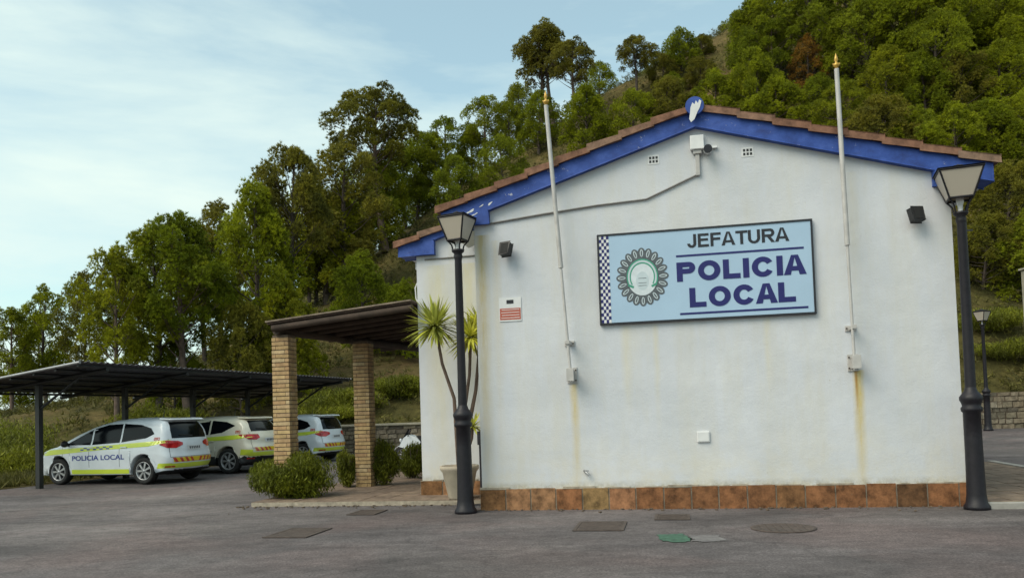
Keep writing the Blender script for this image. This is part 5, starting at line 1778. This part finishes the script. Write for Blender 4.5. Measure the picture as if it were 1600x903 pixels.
# verge grass left of the first post
n_ = 5200
X = rng.uniform(-30, -11, n_); Y_ = rng.uniform(18.4, 33, n_)
keep = (X < -12.9 + (Y_ - 19.3) * .34)
X, Y_ = X[keep], Y_[keep]; Z = np.array([terr(a, b) for a, b in zip(X, Y_)])
C = np.stack([X, Y_, Z], 1); C = np.repeat(C, 2, 0) + rng.normal(size=(len(C) * 2, 3)) * np.array([.15, .15, .02])
V_, F_ = tuft_cloud(rng, C, np.tile([[0, 0, 1.]], (len(C), 1)), 8, .3, .015, 1.3)
me = arr_mesh('verge_grass', V_, F_, [M['scrub']])
o = bpy.data.objects.new('verge_grass', me); col.objects.link(o); tag(o, 'rough grass on the verge left of the car park', 'grass', kind='stuff')

# ------------------------------------------------------------ potted yucca
VP = 0.95
pu, pz = uz(719, 770, VP)
pot = bthing('plant_pot', pu, VP, .085, 'pale round plant pot behind the left lamp post', 'pot')
m = MB(); m.lathe([(0, 0), (.19, 0), (.2, .03), (.29, .45), (.33, .5), (.33, .56), (.29, .56), (.28, .5), (0, .48)], 30); m.build('vessel', M['clay_pot'], pot)
m = MB(); m.lathe([(0, .5), (.275, .5)], 20); m.build('soil', M['soil'], pot)
yu = bthing('yucca_plant', pu, VP, .585, 'multi-stemmed yucca with spiky yellow-green heads growing in the pale pot', 'yucca')
def head(pos, r, n_, seed, droop=.35):
    rnd = random.Random(seed); m = MB()
    for k in range(n_):
        az = rnd.uniform(0, 2 * PI); el = math.asin(rnd.uniform(-.55, 1.0)); L = r * rnd.uniform(.8, 1.1)
        d = Vector((math.cos(az) * math.cos(el), math.sin(az) * math.cos(el), math.sin(el)))
        sd_ = d.cross(Vector((0, 0, 1)))
        if sd_.length < .05: sd_ = Vector((1, 0, 0))
        sd_.normalize()
        pts = []
        for i, (t, w_) in enumerate(((0.05, .012), (.35, .024), (.7, .018), (1.0, .001))):
            c = pos + d * L * t + Vector((0, 0, -droop * r * t * t * (.6 if el < .6 else .15)))
            pts += [c - sd_ * w_, c + sd_ * w_]
        m.add([(p_[0], min(p_[1], SET - VP - .02 - pos.y * 0), p_[2]) for p_ in pts], [(0, 1, 3, 2), (2, 3, 5, 4), (4, 5, 7, 6)])
    return m
def ypt(px, py):
    a, b = uz(px, py, VP); return Vector((a - pu, 0, b - .585))
root = Vector((0, 0, -.08))
stems = [((687, 513), .56, 230, -.25, (712, 622)), ((738, 528), .5, 190, -.1, (727, 640)), ((746, 505), .45, 120, .15, (742, 610)), ((741, 665), .28, 60, -.1, (733, 700))]
for i, (hp, r, n_, dy, midp) in enumerate(stems):
    hpt = ypt(*hp) + Vector((0, dy, 0)); md = ypt(*midp) + Vector((0, dy * .4, 0))
    m = MB(); m.tube(catm := [root, root.lerp(md, .6) + Vector((.0, 0, 0)), md, md.lerp(hpt, .5) + Vector(((hpt.x - md.x) * .18, 0, -.02)), hpt], [.045, .036, .03, .027, .025], 8)
    m.build('stem', M['barkred'], yu)
    head(hpt, r, n_, 60 + i).build('leaf_head', M['yucca'], yu)

# fallen bits: leaf litter and small stones along the plinth and terrace edge
rnd = random.Random(9); m = MB().mat(M['mortar'])
for k in range(260):
    if k % 2: u, v = rnd.uniform(-.1, 7.2), -rnd.expovariate(14) - .045
    else:
        u, v = rnd.uniform(-4.6, -.2), .72 - rnd.expovariate(9)
    s = rnd.uniform(.006, .022); P = B(u, v, .008)
    m.box((-s, -s * .7, 0), (s, s * .7, s * .8), Matrix.Translation(P) @ Matrix.Rotation(rnd.uniform(0, 6), 4, 'Z'))
tag(m.build('litter'), 'crumbs of soil and dead leaves swept along the plinth and terrace edge', 'litter', kind='stuff')

scene.cycles.max_bounces = 6
scene.cycles.transparent_max_bounces = 8
